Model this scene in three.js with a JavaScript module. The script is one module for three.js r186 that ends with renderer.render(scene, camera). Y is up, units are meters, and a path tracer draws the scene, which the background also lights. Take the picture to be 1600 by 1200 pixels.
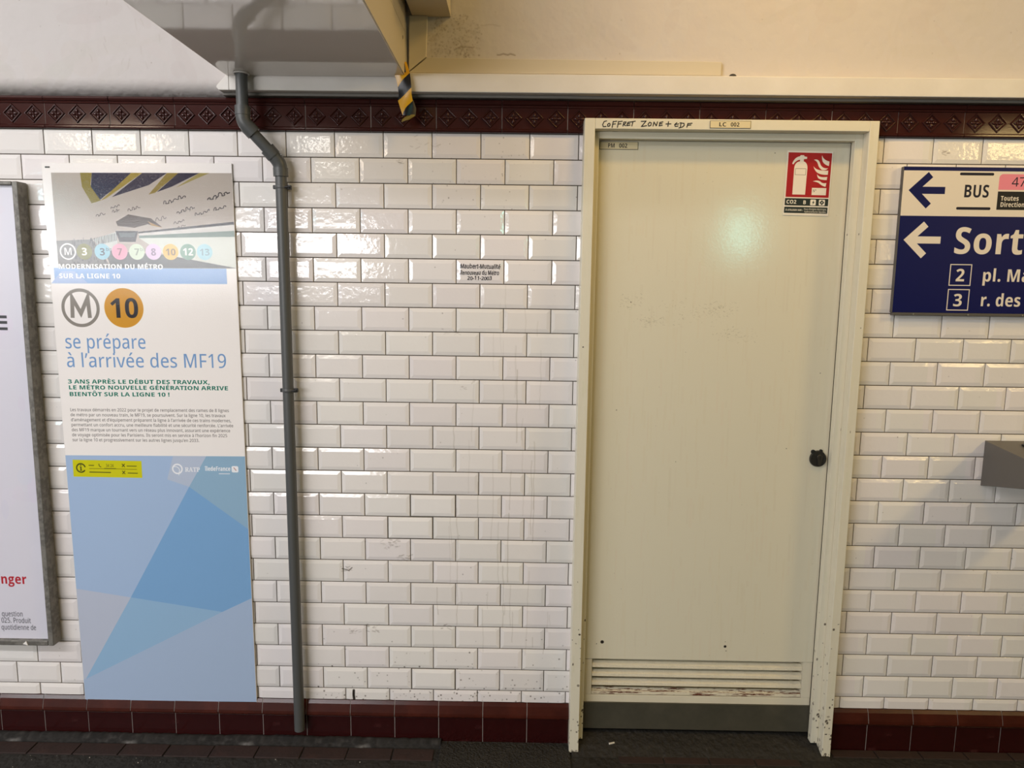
import * as THREE from 'three';
import { RoundedBoxGeometry } from 'three/addons/geometries/RoundedBoxGeometry.js';
import { mergeGeometries } from 'three/addons/utils/BufferGeometryUtils.js';
import { RectAreaLightUniformsLib } from 'three/addons/lights/RectAreaLightUniformsLib.js';

// ------------------------------------------------------------------ camera, lamps, exposure
const scene = new THREE.Scene();
scene.background = new THREE.Color(0x000000);
const camera = new THREE.PerspectiveCamera(2 * Math.atan(600 / 1109) * 180 / Math.PI, 4 / 3, 0.05, 60);
camera.matrixAutoUpdate = true;
{
  const right = new THREE.Vector3(0.999868, 0.012413, -0.010499), up = new THREE.Vector3(-0.013709, 0.990876, -0.134077), back = new THREE.Vector3(0.008739, 0.134204, 0.990915);
  camera.quaternion.setFromRotationMatrix(new THREE.Matrix4().makeBasis(right, up, back));
  camera.position.set(0.5784, 1.5606, 2.2707);
  camera.updateMatrixWorld();
}
scene.add(camera);
const renderer = new THREE.WebGLRenderer({ antialias: true });
renderer.toneMapping = THREE.LinearToneMapping;
renderer.toneMappingExposure = 1.25;
renderer.shadowMap.enabled = true;
RectAreaLightUniformsLib.init();
const COOL = [0.985, 0.975, 1.0], WARM = [1, 0.72, 0.30], AMBER = [1, 0.62, 0.17];
const L_COOL = 26, L_PANEL = 13, L_FAR = 13, L_NEAR = 34, L_SIDE = 72;

// ------------------------------------------------------------------ helpers
let seed = 12345;
const rnd = () => { seed = (seed + 0x6D2B79F5) | 0; let t = Math.imul(seed ^ (seed >>> 15), 1 | seed); t = (t + Math.imul(t ^ (t >>> 7), 61 | t)) ^ t; return ((t ^ (t >>> 14)) >>> 0) / 4294967296; };
const rr = (a, b) => a + (b - a) * rnd();
const taken = {};
const numbered = (n) => { taken[n] = (taken[n] ?? -1) + 1; return taken[n] ? n + '_' + String(taken[n]).padStart(3, '0') : n; };
function mesh(name, geo, mat, parent) {
  const m = new THREE.Mesh(geo, mat); m.name = name; m.castShadow = m.receiveShadow = true; (parent || scene).add(m); return m;
}
function thing(name, label, category, at = [0, 0, 0], group) {
  const o = new THREE.Group(); o.name = numbered(name); o.position.set(...at); o.userData = { label, category }; if (group) o.userData.group = group; scene.add(o); return o;
}
function struct(name, label, at = [0, 0, 0]) { const o = new THREE.Group(); o.name = name; o.position.set(...at); o.userData = { kind: 'structure', label, category: 'building' }; scene.add(o); return o; }
// box between corners
function bx(x0, x1, y0, y1, z0, z1, r = 0) {
  const w = x1 - x0, h = y1 - y0, d = z1 - z0;
  const g = r ? new RoundedBoxGeometry(w, h, d, 2, Math.min(r, w / 2.01, h / 2.01, d / 2.01)) : new THREE.BoxGeometry(w, h, d);
  g.translate((x0 + x1) / 2, (y0 + y1) / 2, (z0 + z1) / 2); return g;
}
// profile [z, y] swept along x from x0 to x1
function sweepX(pts, x0, x1, bevel = 0) {
  const s = new THREE.Shape(); pts.forEach(([z, y], i) => (i ? s.lineTo(-z, y) : s.moveTo(-z, y))); s.closePath();
  const g = new THREE.ExtrudeGeometry(s, { depth: x1 - x0 - 2 * bevel, bevelEnabled: bevel > 0, bevelThickness: bevel, bevelSize: bevel, bevelOffset: -bevel, bevelSegments: 2, curveSegments: 8 });
  g.rotateY(Math.PI / 2); g.translate(x0 + bevel, 0, 0); return g;
}
const clean = (gs) => mergeGeometries(gs.map((g) => { const n = g.index ? g.toNonIndexed() : g.clone(); for (const k of Object.keys(n.attributes)) if (!['position', 'normal', 'uv'].includes(k)) n.deleteAttribute(k); return n; }));
// uv = world metres / size for a mostly front-facing geometry
function uvXY(g, x0, y0, w, h) {
  const p = g.attributes.position, u = new Float32Array(p.count * 2);
  for (let i = 0; i < p.count; i++) { u[2 * i] = (p.getX(i) - x0) / w; u[2 * i + 1] = (p.getY(i) - y0) / h; }
  g.setAttribute('uv', new THREE.BufferAttribute(u, 2)); return g;
}
function uvBox(g, s = 1) { // metre uv by dominant normal
  const p = g.attributes.position, n = g.attributes.normal, u = new Float32Array(p.count * 2);
  for (let i = 0; i < p.count; i++) {
    const ax = Math.abs(n.getX(i)), ay = Math.abs(n.getY(i)), az = Math.abs(n.getZ(i));
    const [a, b] = az >= ax && az >= ay ? [p.getX(i), p.getY(i)] : ay >= ax ? [p.getX(i), p.getZ(i)] : [p.getZ(i), p.getY(i)];
    u[2 * i] = a / s; u[2 * i + 1] = b / s;
  }
  g.setAttribute('uv', new THREE.BufferAttribute(u, 2)); return g;
}
const uvBoxS = (g) => uvBox(g, 0.16);
// tileable value noise, 0..1
function noise(size, cells, octaves, sd) {
  const out = new Float32Array(size * size); let amp = 1, tot = 0;
  for (let o = 0; o < octaves; o++) {
    const c = cells << o, grid = new Float32Array(c * c), keep = seed; seed = sd + o * 977; for (let i = 0; i < c * c; i++) grid[i] = rnd(); seed = keep;
    for (let y = 0; y < size; y++) for (let x = 0; x < size; x++) {
      const fx = x / size * c, fy = y / size * c, ix = Math.floor(fx), iy = Math.floor(fy); let tx = fx - ix, ty = fy - iy; tx = tx * tx * (3 - 2 * tx); ty = ty * ty * (3 - 2 * ty);
      const a = grid[(iy % c) * c + ix % c], b = grid[(iy % c) * c + (ix + 1) % c], d = grid[((iy + 1) % c) * c + ix % c], e = grid[((iy + 1) % c) * c + (ix + 1) % c];
      out[y * size + x] += amp * (a + (b - a) * tx + (d - a) * ty + (a - b - d + e) * tx * ty);
    }
    tot += amp; amp *= 0.5;
  }
  for (let i = 0; i < out.length; i++) out[i] /= tot; return out;
}
function dataTex(size, f, srgb, repeat = 1) {
  const d = new Uint8Array(size * size * 4);
  for (let i = 0; i < size * size; i++) { const c = f(i); d[4 * i] = c[0]; d[4 * i + 1] = c[1]; d[4 * i + 2] = c[2]; d[4 * i + 3] = 255; }
  const t = new THREE.DataTexture(d, size, size); t.magFilter = THREE.LinearFilter; t.wrapS = t.wrapT = THREE.RepeatWrapping; if (srgb) t.colorSpace = THREE.SRGBColorSpace; t.repeat.set(repeat, repeat); t.needsUpdate = true; return t;
}
const grey = (v) => { const b = Math.max(0, Math.min(255, Math.round(v * 255))); return [b, b, b]; };
function canvas(w, h, draw) {
  const c = document.createElement('canvas'); c.width = w; c.height = h; const ctx = c.getContext('2d'); draw(ctx, w, h);
  const t = new THREE.CanvasTexture(c); t.colorSpace = THREE.SRGBColorSpace; return t;
}
// text scaled to a given width; y is the baseline
function fit(ctx, s, x, y, width, px, font = 'sans-serif', weight = '') {
  ctx.font = `${weight} ${px}px ${font}`.trim(); const m = ctx.measureText(s).width; ctx.save(); ctx.translate(x, y); if (width) ctx.scale(width / m, 1); ctx.fillText(s, 0, 0); ctx.restore();
}
const std = (o) => new THREE.MeshStandardMaterial(o);
const lin = (r, g, b) => new THREE.Color().setRGB(r, g, b);

// ------------------------------------------------------------------ materials
const nFine = noise(256, 32, 3, 71), nMid = noise(256, 6, 5, 5), nBig = noise(256, 3, 4, 9);
const orangePeel = dataTex(256, (i) => grey(0.25 + 0.5 * nFine[i]), false);
const plasterBump = dataTex(256, (i) => grey(0.6 * nMid[i] + 0.4 * nFine[i]), false);
// the wall's glaze: tone of each tile, pinholes, drips, scuffs, all at their place on the wall
const WX0 = -1.4, WY0 = 0.1, WW = 4.1, WH = 2.05, U = 0.151, V = 0.076694, TOP = 2.0313;
const wallMap = canvas(2048, 1024, (c, w, h) => {
  const sx = w / WW, sy = h / WH, X = (x) => (x - WX0) * sx, Y = (y) => h - (y - WY0) * sy;
  c.fillStyle = 'rgb(237,232,228)'; c.fillRect(0, 0, w, h);
  for (let j = 0; j < 25; j++) for (let k = -10; k < 19; k++) {
    const u = k + (j % 2 ? 0.5 : 0), t = rr(-4, 3), v = rr(-1, 1);
    c.fillStyle = `rgb(${237 + t},${232 + t + v},${228 + t - v})`; c.fillRect(X(u * U), Y(TOP - j * V), U * sx + 1, V * sy + 1);
  }
  const spot = (x, y, r, a) => { c.fillStyle = `rgba(45,36,28,${a})`; c.beginPath(); c.ellipse(X(x), Y(y), r * sx, r * sy * rr(0.7, 1.3), 0, 0, 7); c.fill(); };
  for (let i = 0; i < 420; i++) spot(rr(-1.3, 2.5), rr(0.15, 2.03), rr(0.0006, 0.0016), rr(0.12, 0.55));
  for (let i = 0; i < 170; i++) spot(rr(-0.1, 0.76), 0.15 + 0.25 * rnd() * rnd(), rr(0.0008, 0.0026), rr(0.3, 0.85)); // chips low down
  for (let i = 0; i < 60; i++) spot(rr(0.3, 0.62), rr(1.75, 2.02), rr(0.0006, 0.0018), rr(0.15, 0.5));
  const line = (pts, wd, col) => { c.strokeStyle = col; c.lineWidth = wd; c.lineCap = 'round'; c.beginPath(); pts.forEach(([x, y], i) => (i ? c.lineTo(X(x), Y(y)) : c.moveTo(X(x), Y(y)))); c.stroke(); };
  const drip = (x, y0, y1, a) => { const p = []; let q = x; for (let y = y0; y > y1; y -= 0.012) { q += rr(-0.0016, 0.0016); p.push([q, y]); } line(p, rr(0.7, 1.3), `rgba(104,92,68,${a * 0.62})`); };
  for (let i = 0; i < 20; i++) { const y0 = rr(0.6, 1.3); drip(rr(0.33, 0.64), y0, y0 - rr(0.06, 0.42), rr(0.12, 0.38)); }
  for (let i = 0; i < 12; i++) { const y0 = rr(0.3, 0.6); drip(rr(0.3, 0.7), y0, y0 - rr(0.04, 0.18), rr(0.12, 0.34)); }
  for (let i = 0; i < 9; i++) { const y0 = rr(1.35, 1.62); drip(rr(0.42, 0.66), y0, y0 - rr(0.05, 0.2), rr(0.1, 0.28)); }
  const scuff = (x, y, n, s, a) => { for (let i = 0; i < n; i++) { const px = x + rr(-s, s), py = y + rr(-s * 0.5, s * 0.5), l = rr(0.003, 0.016), t = rr(-0.6, 0.6); line([[px, py], [px + l * Math.cos(t), py + l * Math.sin(t)]], rr(0.7, 1.6), `rgba(70,58,46,${a * rr(0.2, 0.7)})`); } };
  scuff(0.155, 0.71, 26, 0.03, 0.4); scuff(0.2, 0.66, 20, 0.02, 0.4); scuff(0.0, 0.62, 8, 0.02, 0.5); scuff(0.09, 0.41, 12, 0.025, 0.5); scuff(0.34, 0.42, 8, 0.015, 0.5); scuff(0.03, 0.4, 10, 0.02, 0.4);
  scuff(0.3, 2.0, 14, 0.07, 0.3); scuff(0.2, 1.94, 8, 0.02, 0.4); scuff(1.88, 1.99, 4, 0.012, 0.7); scuff(0.36, 1.42, 10, 0.03, 0.3); scuff(0.4, 1.25, 10, 0.04, 0.3);
  line([[0.028, 0.183], [0.0275, 0.168], [0.029, 0.152]], 4, 'rgba(20,14,10,0.9)');
  line([[-0.004, 0.62], [0.02, 0.615], [0.03, 0.625]], 1.5, 'rgba(60,50,40,0.7)');
});
const peel = (rep, t = orangePeel) => { const q = t.clone(); q.repeat.set(rep * 2, rep); q.needsUpdate = true; return q; };
const tileMat = std({ map: wallMap, roughness: 0.09, bumpMap: peel(6), bumpScale: 0.0006 });
const tileNewMat = std({ color: 0xf2eee9, roughness: 0.1, bumpMap: peel(6), bumpScale: 0.0006 });
const groutMat = std({ color: lin(0.115, 0.1, 0.082), roughness: 0.95 });
const paleGrout = std({ color: lin(0.5, 0.46, 0.42), roughness: 0.9 });
const glazeMat = std({ color: lin(0.043, 0.0115, 0.0095), roughness: 0.08, bumpMap: orangePeel, bumpScale: 0.00005 });
const dadoMap = dataTex(256, (i) => { const s = Math.max(0, nMid[i] - 0.62) * 2.4, f = nFine[i]; return [42 + 60 * s + 8 * f, 10 + 66 * s + 3 * f, 10 + 62 * s + 3 * f]; }, true);
const dadoMat = std({ map: dadoMap, roughness: 0.2 });
const mouldLitMat = std({ map: dataTex(256, (i) => { const n = nMid[i] - 0.5, f = nFine[i]; return [62 + 22 * n + 8 * f, 23 + 12 * n + 5 * f, 14 + 8 * n + 4 * f]; }, true), roughness: 0.22 });  // same glaze as the plinth tiles, light from above painted in as lighter brown
const creamMap = dataTex(256, (i) => { const n = nBig[i] - 0.5, f = nFine[i] - 0.5; return [222 + 6 * n + 5 * f, 214 + 7 * n + 5 * f, 190 + 9 * n + 5 * f]; }, true);
const creamMat = std({ map: creamMap, roughness: 0.42, bumpMap: plasterBump, bumpScale: 0.0006 });
const whitePaint = std({ map: dataTex(256, (i) => { const n = nMid[i] - 0.5; return [222 + 14 * n, 217 + 15 * n, 209 + 17 * n]; }, true), roughness: 0.5, bumpMap: plasterBump, bumpScale: 0.0008 });
const ductMat = new THREE.MeshPhysicalMaterial({ color: lin(0.76, 0.71, 0.64), roughness: 0.07, ior: 2.1 });
const beigeMat = std({ color: lin(0.58, 0.52, 0.41), roughness: 0.45, bumpMap: plasterBump, bumpScale: 0.0004 });
const pvcMat = std({ color: lin(0.082, 0.085, 0.083), roughness: 0.42 });
const blackMat = std({ color: lin(0.012, 0.012, 0.012), roughness: 0.5 });
const steelMat = std({ color: lin(0.42, 0.42, 0.41), roughness: 0.38, metalness: 0.85 });

// ------------------------------------------------------------------ walls, with bevelled metro tiles one by one
function tileGeo(w, h, cut) { // cut: {l,r,b,t} sides without bevel; origin at the tile's centre on the joint plane
  const rings = [[0, -0.004], [0, -0.0012], [0.0012, -0.0006], [0.0121, 0.0017], [0.0126, 0.00175]];
  const P = [], N = [], ins = (d, k) => (cut[k] ? Math.min(d, 0.0006) : d);
  const corner = (i) => { const d = rings[i][0], z = rings[i][1], x0 = -w / 2 + ins(d, 'l'), x1 = w / 2 - ins(d, 'r'), y0 = -h / 2 + ins(d, 'b'), y1 = h / 2 - ins(d, 't'); return [[x0, y0, z], [x1, y0, z], [x1, y1, z], [x0, y1, z]]; };
  const C = rings.map((_, i) => corner(i)), dirs = [[0, -1], [1, 0], [0, 1], [-1, 0]], key = ['b', 'r', 't', 'l'];
  const slope = [0, 0.21, 0];
  const nrm = (sd, lvl) => { const [dx, dy] = dirs[sd]; if (lvl === 0) return [dx, dy, 0]; const s = slope[lvl], nb = 1 / Math.hypot(1, s); return [dx * s * nb, dy * s * nb, nb]; };
  for (let sd = 0; sd < 4; sd++) {
    const a = sd, b = (sd + 1) % 4, cutSide = cut[key[sd]];
    for (let i = 0; i < 4; i++) {
      const la = [0, 0, 1, 1][i], lb = [0, 1, 1, 2][i], na = nrm(sd, cutSide && la ? 2 : la), nn = nrm(sd, cutSide && lb ? 2 : lb);
      const q = [[C[i][a], na], [C[i][b], na], [C[i + 1][b], nn], [C[i + 1][a], nn]];
      for (const k of [0, 1, 2, 0, 2, 3]) { P.push(...q[k][0]); N.push(...q[k][1]); }
    }
  }
  for (const k of [0, 1, 2, 0, 2, 3]) { P.push(...C[4][k]); N.push(0, 0, 1); }
  const g = new THREE.BufferGeometry(); g.setAttribute('position', new THREE.Float32BufferAttribute(P, 3)); g.setAttribute('normal', new THREE.Float32BufferAttribute(N, 3)); return g;
}
const rects = []; // flat boards that hide tiles wholly: x0,x1,y0,y1
rects.push([-0.906, -0.3123, 0.135, 1.93], [-2.2, -0.97, 0.352, 1.866], [1.7489, 2.95, 1.4993, 1.9433]);
const GAP = 0.0025;
function tiling(root, xa, xb, phase, xSeeA, xSeeB) {
  const rest = [];
  for (let j = 0; j < 25; j++) {
    const yt = TOP - j * V - GAP / 2, full = TOP - (j + 1) * V + GAP / 2, yb = j === 24 ? 0.1505 : full;
    for (let k = Math.floor(xa / U) - 2; k * U < xb + U; k++) {
      const u0 = (k + phase + (j % 2 ? 0.5 : 0)) * U, x0 = Math.max(xa, u0 + GAP / 2), x1 = Math.min(xb, u0 + U - GAP / 2);
      if (x1 - x0 < 0.004) continue;
      const cut = { l: x0 > u0 + GAP, r: x1 < u0 + U - GAP, b: j === 24 };
      const uk = Math.round((u0 / U - phase) * 2) / 2, isNew = root.name === 'wall_left' && ((j === 15 && uk === 1.5) || (j === 16 && uk === 1) || (j === 23 && uk === 1.5));
      const g = tileGeo(x1 - x0 - (isNew ? 0.003 : 0), yt - yb - (isNew ? 0.0025 : 0), cut), cx = (x0 + x1) / 2, cy = (yt + yb) / 2;
      const p = g.attributes.position, uv = new Float32Array(p.count * 2);
      for (let i = 0; i < p.count; i++) { uv[2 * i] = (p.getX(i) + cx - WX0) / WW; uv[2 * i + 1] = (p.getY(i) + cy - WY0) / WH; }
      g.setAttribute('uv', new THREE.BufferAttribute(uv, 2));
      const hidden = rects.some(([a, b, c, d]) => x0 > a - 0.001 && x1 < b + 0.001 && yb > c - 0.001 && yt < d + 0.001);
      const tx = rr(-0.004, 0.004), ty = rr(-0.004, 0.004);
      if (hidden || x1 < xSeeA || x0 > xSeeB) { g.translate(cx, cy, 0); rest.push(g); continue; }
      const m = mesh('wall_tile', g, isNew ? tileNewMat : tileMat, root); m.position.set(cx, cy, isNew ? 0.0012 : 0); m.rotation.set(tx, ty, 0);
      if (root.name === 'wall_left' && j === 5 && uk === 2.5) {
        m.userData.label = 'white tile painted with a station name and date';
        const t = canvas(600, 264, (c) => {
          c.clearRect(0, 0, 600, 264); c.fillStyle = 'rgb(34,22,24)'; c.strokeStyle = 'rgb(34,22,24)'; c.lineWidth = 4;
          const hand = (s, x, y, wd, px) => { c.save(); c.transform(1, 0, -0.08, 1, 0, 0); let q = x; c.font = `${px}px sans-serif`; const k2 = wd / c.measureText(s).width; for (const ch of s) { c.save(); c.translate(q + y * 0.08, y + rr(-3, 3)); c.rotate(rr(-0.06, 0.06)); c.scale(k2, rr(0.95, 1.1)); c.fillText(ch, 0, 0); c.strokeText(ch, 0, 0); c.restore(); q += c.measureText(ch).width * k2; } c.restore(); };
          hand('Maubert-Mutualité', 14, 90, 572, 84); hand('Renouveau du Métro', 14, 178, 555, 78); hand('20-11-2003', 118, 250, 350, 66);
        });
        const l = mesh('lettering', new THREE.PlaneGeometry(0.134, 0.059), std({ map: t, transparent: true, alphaTest: 0.4, roughness: 0.4 }), m); l.position.set(0, 0.001, 0.0023);
      }
    }
  }
  const s = mesh('tiling', clean(rest), tileMat, root); s.userData.kind = 'stuff';
}
const wallL = struct('wall_left', 'white bevelled tile wall left of the door');
mesh('masonry', bx(-7, 0.775, 0, 2.16, -0.3, -0.0025), groutMat, wallL);
tiling(wallL, -2.7, 0.7755, 0, -1.26, 9);
const wallR = struct('wall_right', 'white bevelled tile wall right of the door');
mesh('masonry', bx(1.645, 8, 0, 2.16, -0.3, -0.0025), groutMat, wallR);
tiling(wallR, 1.648, 3.9, 0.21, -9, 2.42);
mesh('lintel', bx(0.775, 1.645, 2.062, 2.16, -0.3, -0.0025), groutMat, wallR);

// the vault: straight above the frieze, then an ellipse over to the far side
const vaultMap = canvas(2048, 512, (c, w, h) => { // x -2..3.5, arc 0..1.375 m above the frieze
  const S = w / 5.5, X = (x) => (x + 2) * S, Y = (y) => h - (y - 2.12) * S;
  c.fillStyle = 'rgb(199,193,189)'; c.fillRect(0, 0, w, h);
  for (let i = 0; i < 900; i++) { const t = rr(-6, 6); c.fillStyle = `rgba(${196 + t},${189 + t},${183 + t},0.25)`; c.beginPath(); c.ellipse(rr(0, w), rr(0, h), rr(4, 40), rr(3, 18), rr(0, 3), 0, 7); c.fill(); }
  const blot = (x, y, r, a, col = '70,56,38') => { c.fillStyle = `rgba(${col},${a})`; c.beginPath(); c.ellipse(X(x), Y(y), r * S, r * S * rr(0.5, 1), rr(0, 3), 0, 7); c.fill(); };
  for (let i = 0; i < 26; i++) blot(0.36 + rr(-0.08, 0.08), 2.31 + rr(-0.055, 0.06), rr(0.005, 0.016), rr(0.03, 0.08), '110,92,66');
  for (let i = 0; i < 520; i++) { const a = rnd() * 6.28, q = Math.sqrt(rnd()); blot(0.37 + 0.085 * q * Math.cos(a), 2.31 + 0.07 * q * Math.sin(a), rr(0.0007, 0.0026), rr(0.06, 0.34)); } // mould and flaking paint
  for (let i = 0; i < 30; i++) blot(rr(0.3, 0.45), rr(2.255, 2.29), rr(0.001, 0.003), rr(0.15, 0.5));
  for (let i = 0; i < 60; i++) blot(rr(-1, 2.3), rr(2.2, 2.45), rr(0.0008, 0.002), rr(0.1, 0.4));
  const crack = (x, y, n, dx, dy, a) => { c.strokeStyle = `rgba(85,68,48,${a})`; c.lineWidth = 1.1; c.beginPath(); c.moveTo(X(x), Y(y)); for (let i = 0; i < n; i++) { x += dx * rr(0.3, 1.6); y += dy + rr(-0.004, 0.004); c.lineTo(X(x), Y(y)); } c.stroke(); };
  crack(0.33, 2.42, 4, 0.003, -0.012, 0.5); crack(0.37, 2.31, 7, 0.006, -0.008, 0.2); crack(0.5, 2.262, 7, 0.009, 0, 0.5); crack(0.45, 2.345, 6, 0.009, 0.001, 0.14); crack(0.38, 2.28, 6, 0.012, 0.002, 0.35);
  for (let i = 0; i < 14; i++) crack(rr(-0.75, -0.5), rr(2.22, 2.42), 3, rr(-0.004, 0.004), -0.008, 0.07);
  for (let i = 0; i < 26; i++) blot(rr(-0.62, -0.36), rr(2.128, 2.142), rr(0.001, 0.004), rr(0.06, 0.25)); // crumbling lower edge
});
vaultMap.wrapS = vaultMap.wrapT = THREE.MirroredRepeatWrapping;
const vaultMat = std({ map: vaultMap, roughness: 0.7, bumpMap: (() => { const q = plasterBump.clone(); q.repeat.set(9, 2.2); q.needsUpdate = true; return q; })(), bumpScale: 0.003 });
const VZ = 3.75, VA = 3.75, VB = 1.75, VY = 2.3;
{
  const all = [[0, 2.127]]; for (let i = 1; i <= 3; i++) all.push([0, 2.127 + (VY - 2.127) * i / 3]);
  for (let i = 1; i <= 48; i++) { const t = Math.PI * i / 48; all.push([VZ - VA * Math.cos(t), VY + VB * Math.sin(t)]); }
  const cutA = all.findIndex(([z]) => z > 1), cutB = all.findIndex(([z]) => z > 6.5);
  const shell = (name, label, category, sec, arc0) => {
  const outer = sec.map(([z, y]) => { const dz = z - VZ, dy = Math.max(0, y - VY), l = Math.hypot(dz, dy) || 1; return [z + dz / l * 0.25, y + (dy / l) * 0.25]; });
  const xs = []; for (let x = -7; x <= 8.001; x += 1) xs.push(x);
  const P = [], UV = [], I = []; let arc = [arc0]; for (let i = 1; i < sec.length; i++) arc.push(arc[i - 1] + Math.hypot(sec[i][0] - sec[i - 1][0], sec[i][1] - sec[i - 1][1]));
  const put = (pts) => { const b = P.length / 3; for (const x of xs) pts.forEach(([z, y], i) => { P.push(x, y, z); UV.push((x + 2) / 5.5, (arc[i] + 0.007) / 1.375); }); return b; };
  const b0 = put(sec), b1 = put(outer), n = sec.length;
  for (let k = 0; k < xs.length - 1; k++) for (let i = 0; i < n - 1; i++) {
    const a = b0 + k * n + i, b = a + n, q = b1 + k * n + i, r = q + n;
    I.push(a, b, a + 1, a + 1, b, b + 1, q, q + 1, r, q + 1, r + 1, r);
  }
  for (const i of [0, n - 1]) for (let k = 0; k < xs.length - 1; k++) { const a = b0 + k * n + i, q = b1 + k * n + i; I.push(a, q, a + n, a + n, q, q + n); }
  const g = new THREE.BufferGeometry(); g.setAttribute('position', new THREE.Float32BufferAttribute(P, 3)); g.setAttribute('uv', new THREE.Float32BufferAttribute(UV, 2)); g.setIndex(I); g.computeVertexNormals();
  const m = mesh(name, g, vaultMat); m.userData = { kind: 'structure', label, category };
  };
  shell('wall_upper', 'white plastered spring of the vault above the frieze', 'wall', all.slice(0, cutA + 1), 0);
  shell('ceiling', 'white plastered crown of the vault', 'ceiling', all.slice(cutA, cutB + 1), 1.6);
}
const plainWall = std({ color: lin(0.5, 0.49, 0.47), roughness: 0.6 });
for (const [n, g, l] of [['wall_front', bx(-7, 8, 0, 3.75, 6.5, 6.75), 'pale wall across the hall'], ['wall_end_left', bx(-7.2, -7, 0, 4.3, -0.3, 6.75), 'pale end wall at the hall'], ['wall_end_right', bx(8, 8.2, 0, 4.3, -0.3, 6.75), 'pale end wall past the sign']]) {
  const m = mesh(n, g, plainWall); m.userData = { kind: 'structure', label: l, category: 'wall' };
}

// ------------------------------------------------------------------ frieze of relief tiles
const PF = 0.2012, F0 = -0.891;
function friezeGeo() {
  const w = PF - 0.002, parts = [];
  const prof = [[-0.003, 0], [0.0105, 0.0005], [0.0135, 0.004], [0.0135, 0.0085], [0.0105, 0.0115], [0.0075, 0.013], [0.0075, 0.0735], [0.0105, 0.075], [0.0115, 0.079], [0.0085, 0.0805], [0.0125, 0.083], [0.0155, 0.0885], [0.013, 0.0945], [0.007, 0.0968], [-0.003, 0.0968]];
  parts.push(sweepX(prof, -w / 2, w / 2));
  const ridge = (x, y, r, wd, h) => { // diamond rim with a ridged section
    const P = [], N = [], n = 6, at = (i, t) => { const q = r - wd * t, z = 0.0072 + h * Math.sin(Math.PI * t), a = (i - 1) * Math.PI / 2; return [x + q * Math.cos(a), y + q * Math.sin(a), z]; };
    for (let i = 0; i < 4; i++) {
      const a = (i - 0.5) * Math.PI / 2, nm = (t) => { const o = h * Math.PI * Math.cos(Math.PI * t), u = wd * Math.SQRT1_2, l = Math.hypot(o, u); return [Math.cos(a) * o / l, Math.sin(a) * o / l, u / l]; };
      for (let k = 0; k < n; k++) { const t = k / n, v = (k + 1) / n; for (const [e, w2] of [[i, t], [i + 1, t], [i + 1, v], [i, t], [i + 1, v], [i, v]]) { P.push(...at(e, w2)); N.push(...nm(w2)); } }
    }
    const g = new THREE.BufferGeometry(); g.setAttribute('position', new THREE.Float32BufferAttribute(P, 3)); g.setAttribute('normal', new THREE.Float32BufferAttribute(N, 3)); g.setAttribute('uv', new THREE.Float32BufferAttribute(new Float32Array(P.length / 3 * 2), 2)); return g;
  };
  for (const k of [-1, 0, 1]) {
    const x = k * 0.0658, y = 0.0435;
    parts.push(ridge(x, y, 0.0295, 0.0085, 0.0055));
    for (let q = 0; q < 4; q++) {
      const a = q * Math.PI / 2, petal = new THREE.SphereGeometry(1, 8, 6); petal.scale(0.005, 0.0078, 0.0055); petal.rotateZ(a); petal.translate(x - Math.sin(a) * 0.0092, y + Math.cos(a) * 0.0092, 0.0074); parts.push(petal);
      const b = a + Math.PI / 4, dot = new THREE.SphereGeometry(0.0022, 6, 5); dot.translate(x - Math.sin(b) * 0.0098, y + Math.cos(b) * 0.0098, 0.0078); parts.push(dot);
    }
    const boss = new THREE.SphereGeometry(0.0032, 8, 6); boss.translate(x, y, 0.0085); parts.push(boss);
  }
  return uvBox(clean(parts), 0.05);
}
const frieze = struct('trim_1', 'dark brown glazed frieze of relief tiles under the vault');
mesh('bed', bx(-2.9, 4, TOP + 0.0005, TOP + 0.0965, -0.002, 0.0062), paleGrout, frieze);
{
  const g = friezeGeo(), rest = [];
  for (let k = -9; k < 24; k++) {
    const x = F0 + (k + 0.5) * PF;
    if (x < -1.3 || x > 2.5) { if (x > -2.9 && x < 3.9) { const q = g.clone(); q.translate(x, TOP, 0.0005); rest.push(q); } continue; }
    const m = mesh('frieze_tile', g, glazeMat, frieze); m.position.set(x, TOP, 0.0005 + rr(-0.0004, 0.0006)); m.rotation.set(rr(-0.004, 0.004), rr(-0.004, 0.004), 0);
  }
  mesh('tile_run', clean(rest), glazeMat, frieze).userData.kind = 'stuff';
}

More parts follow.
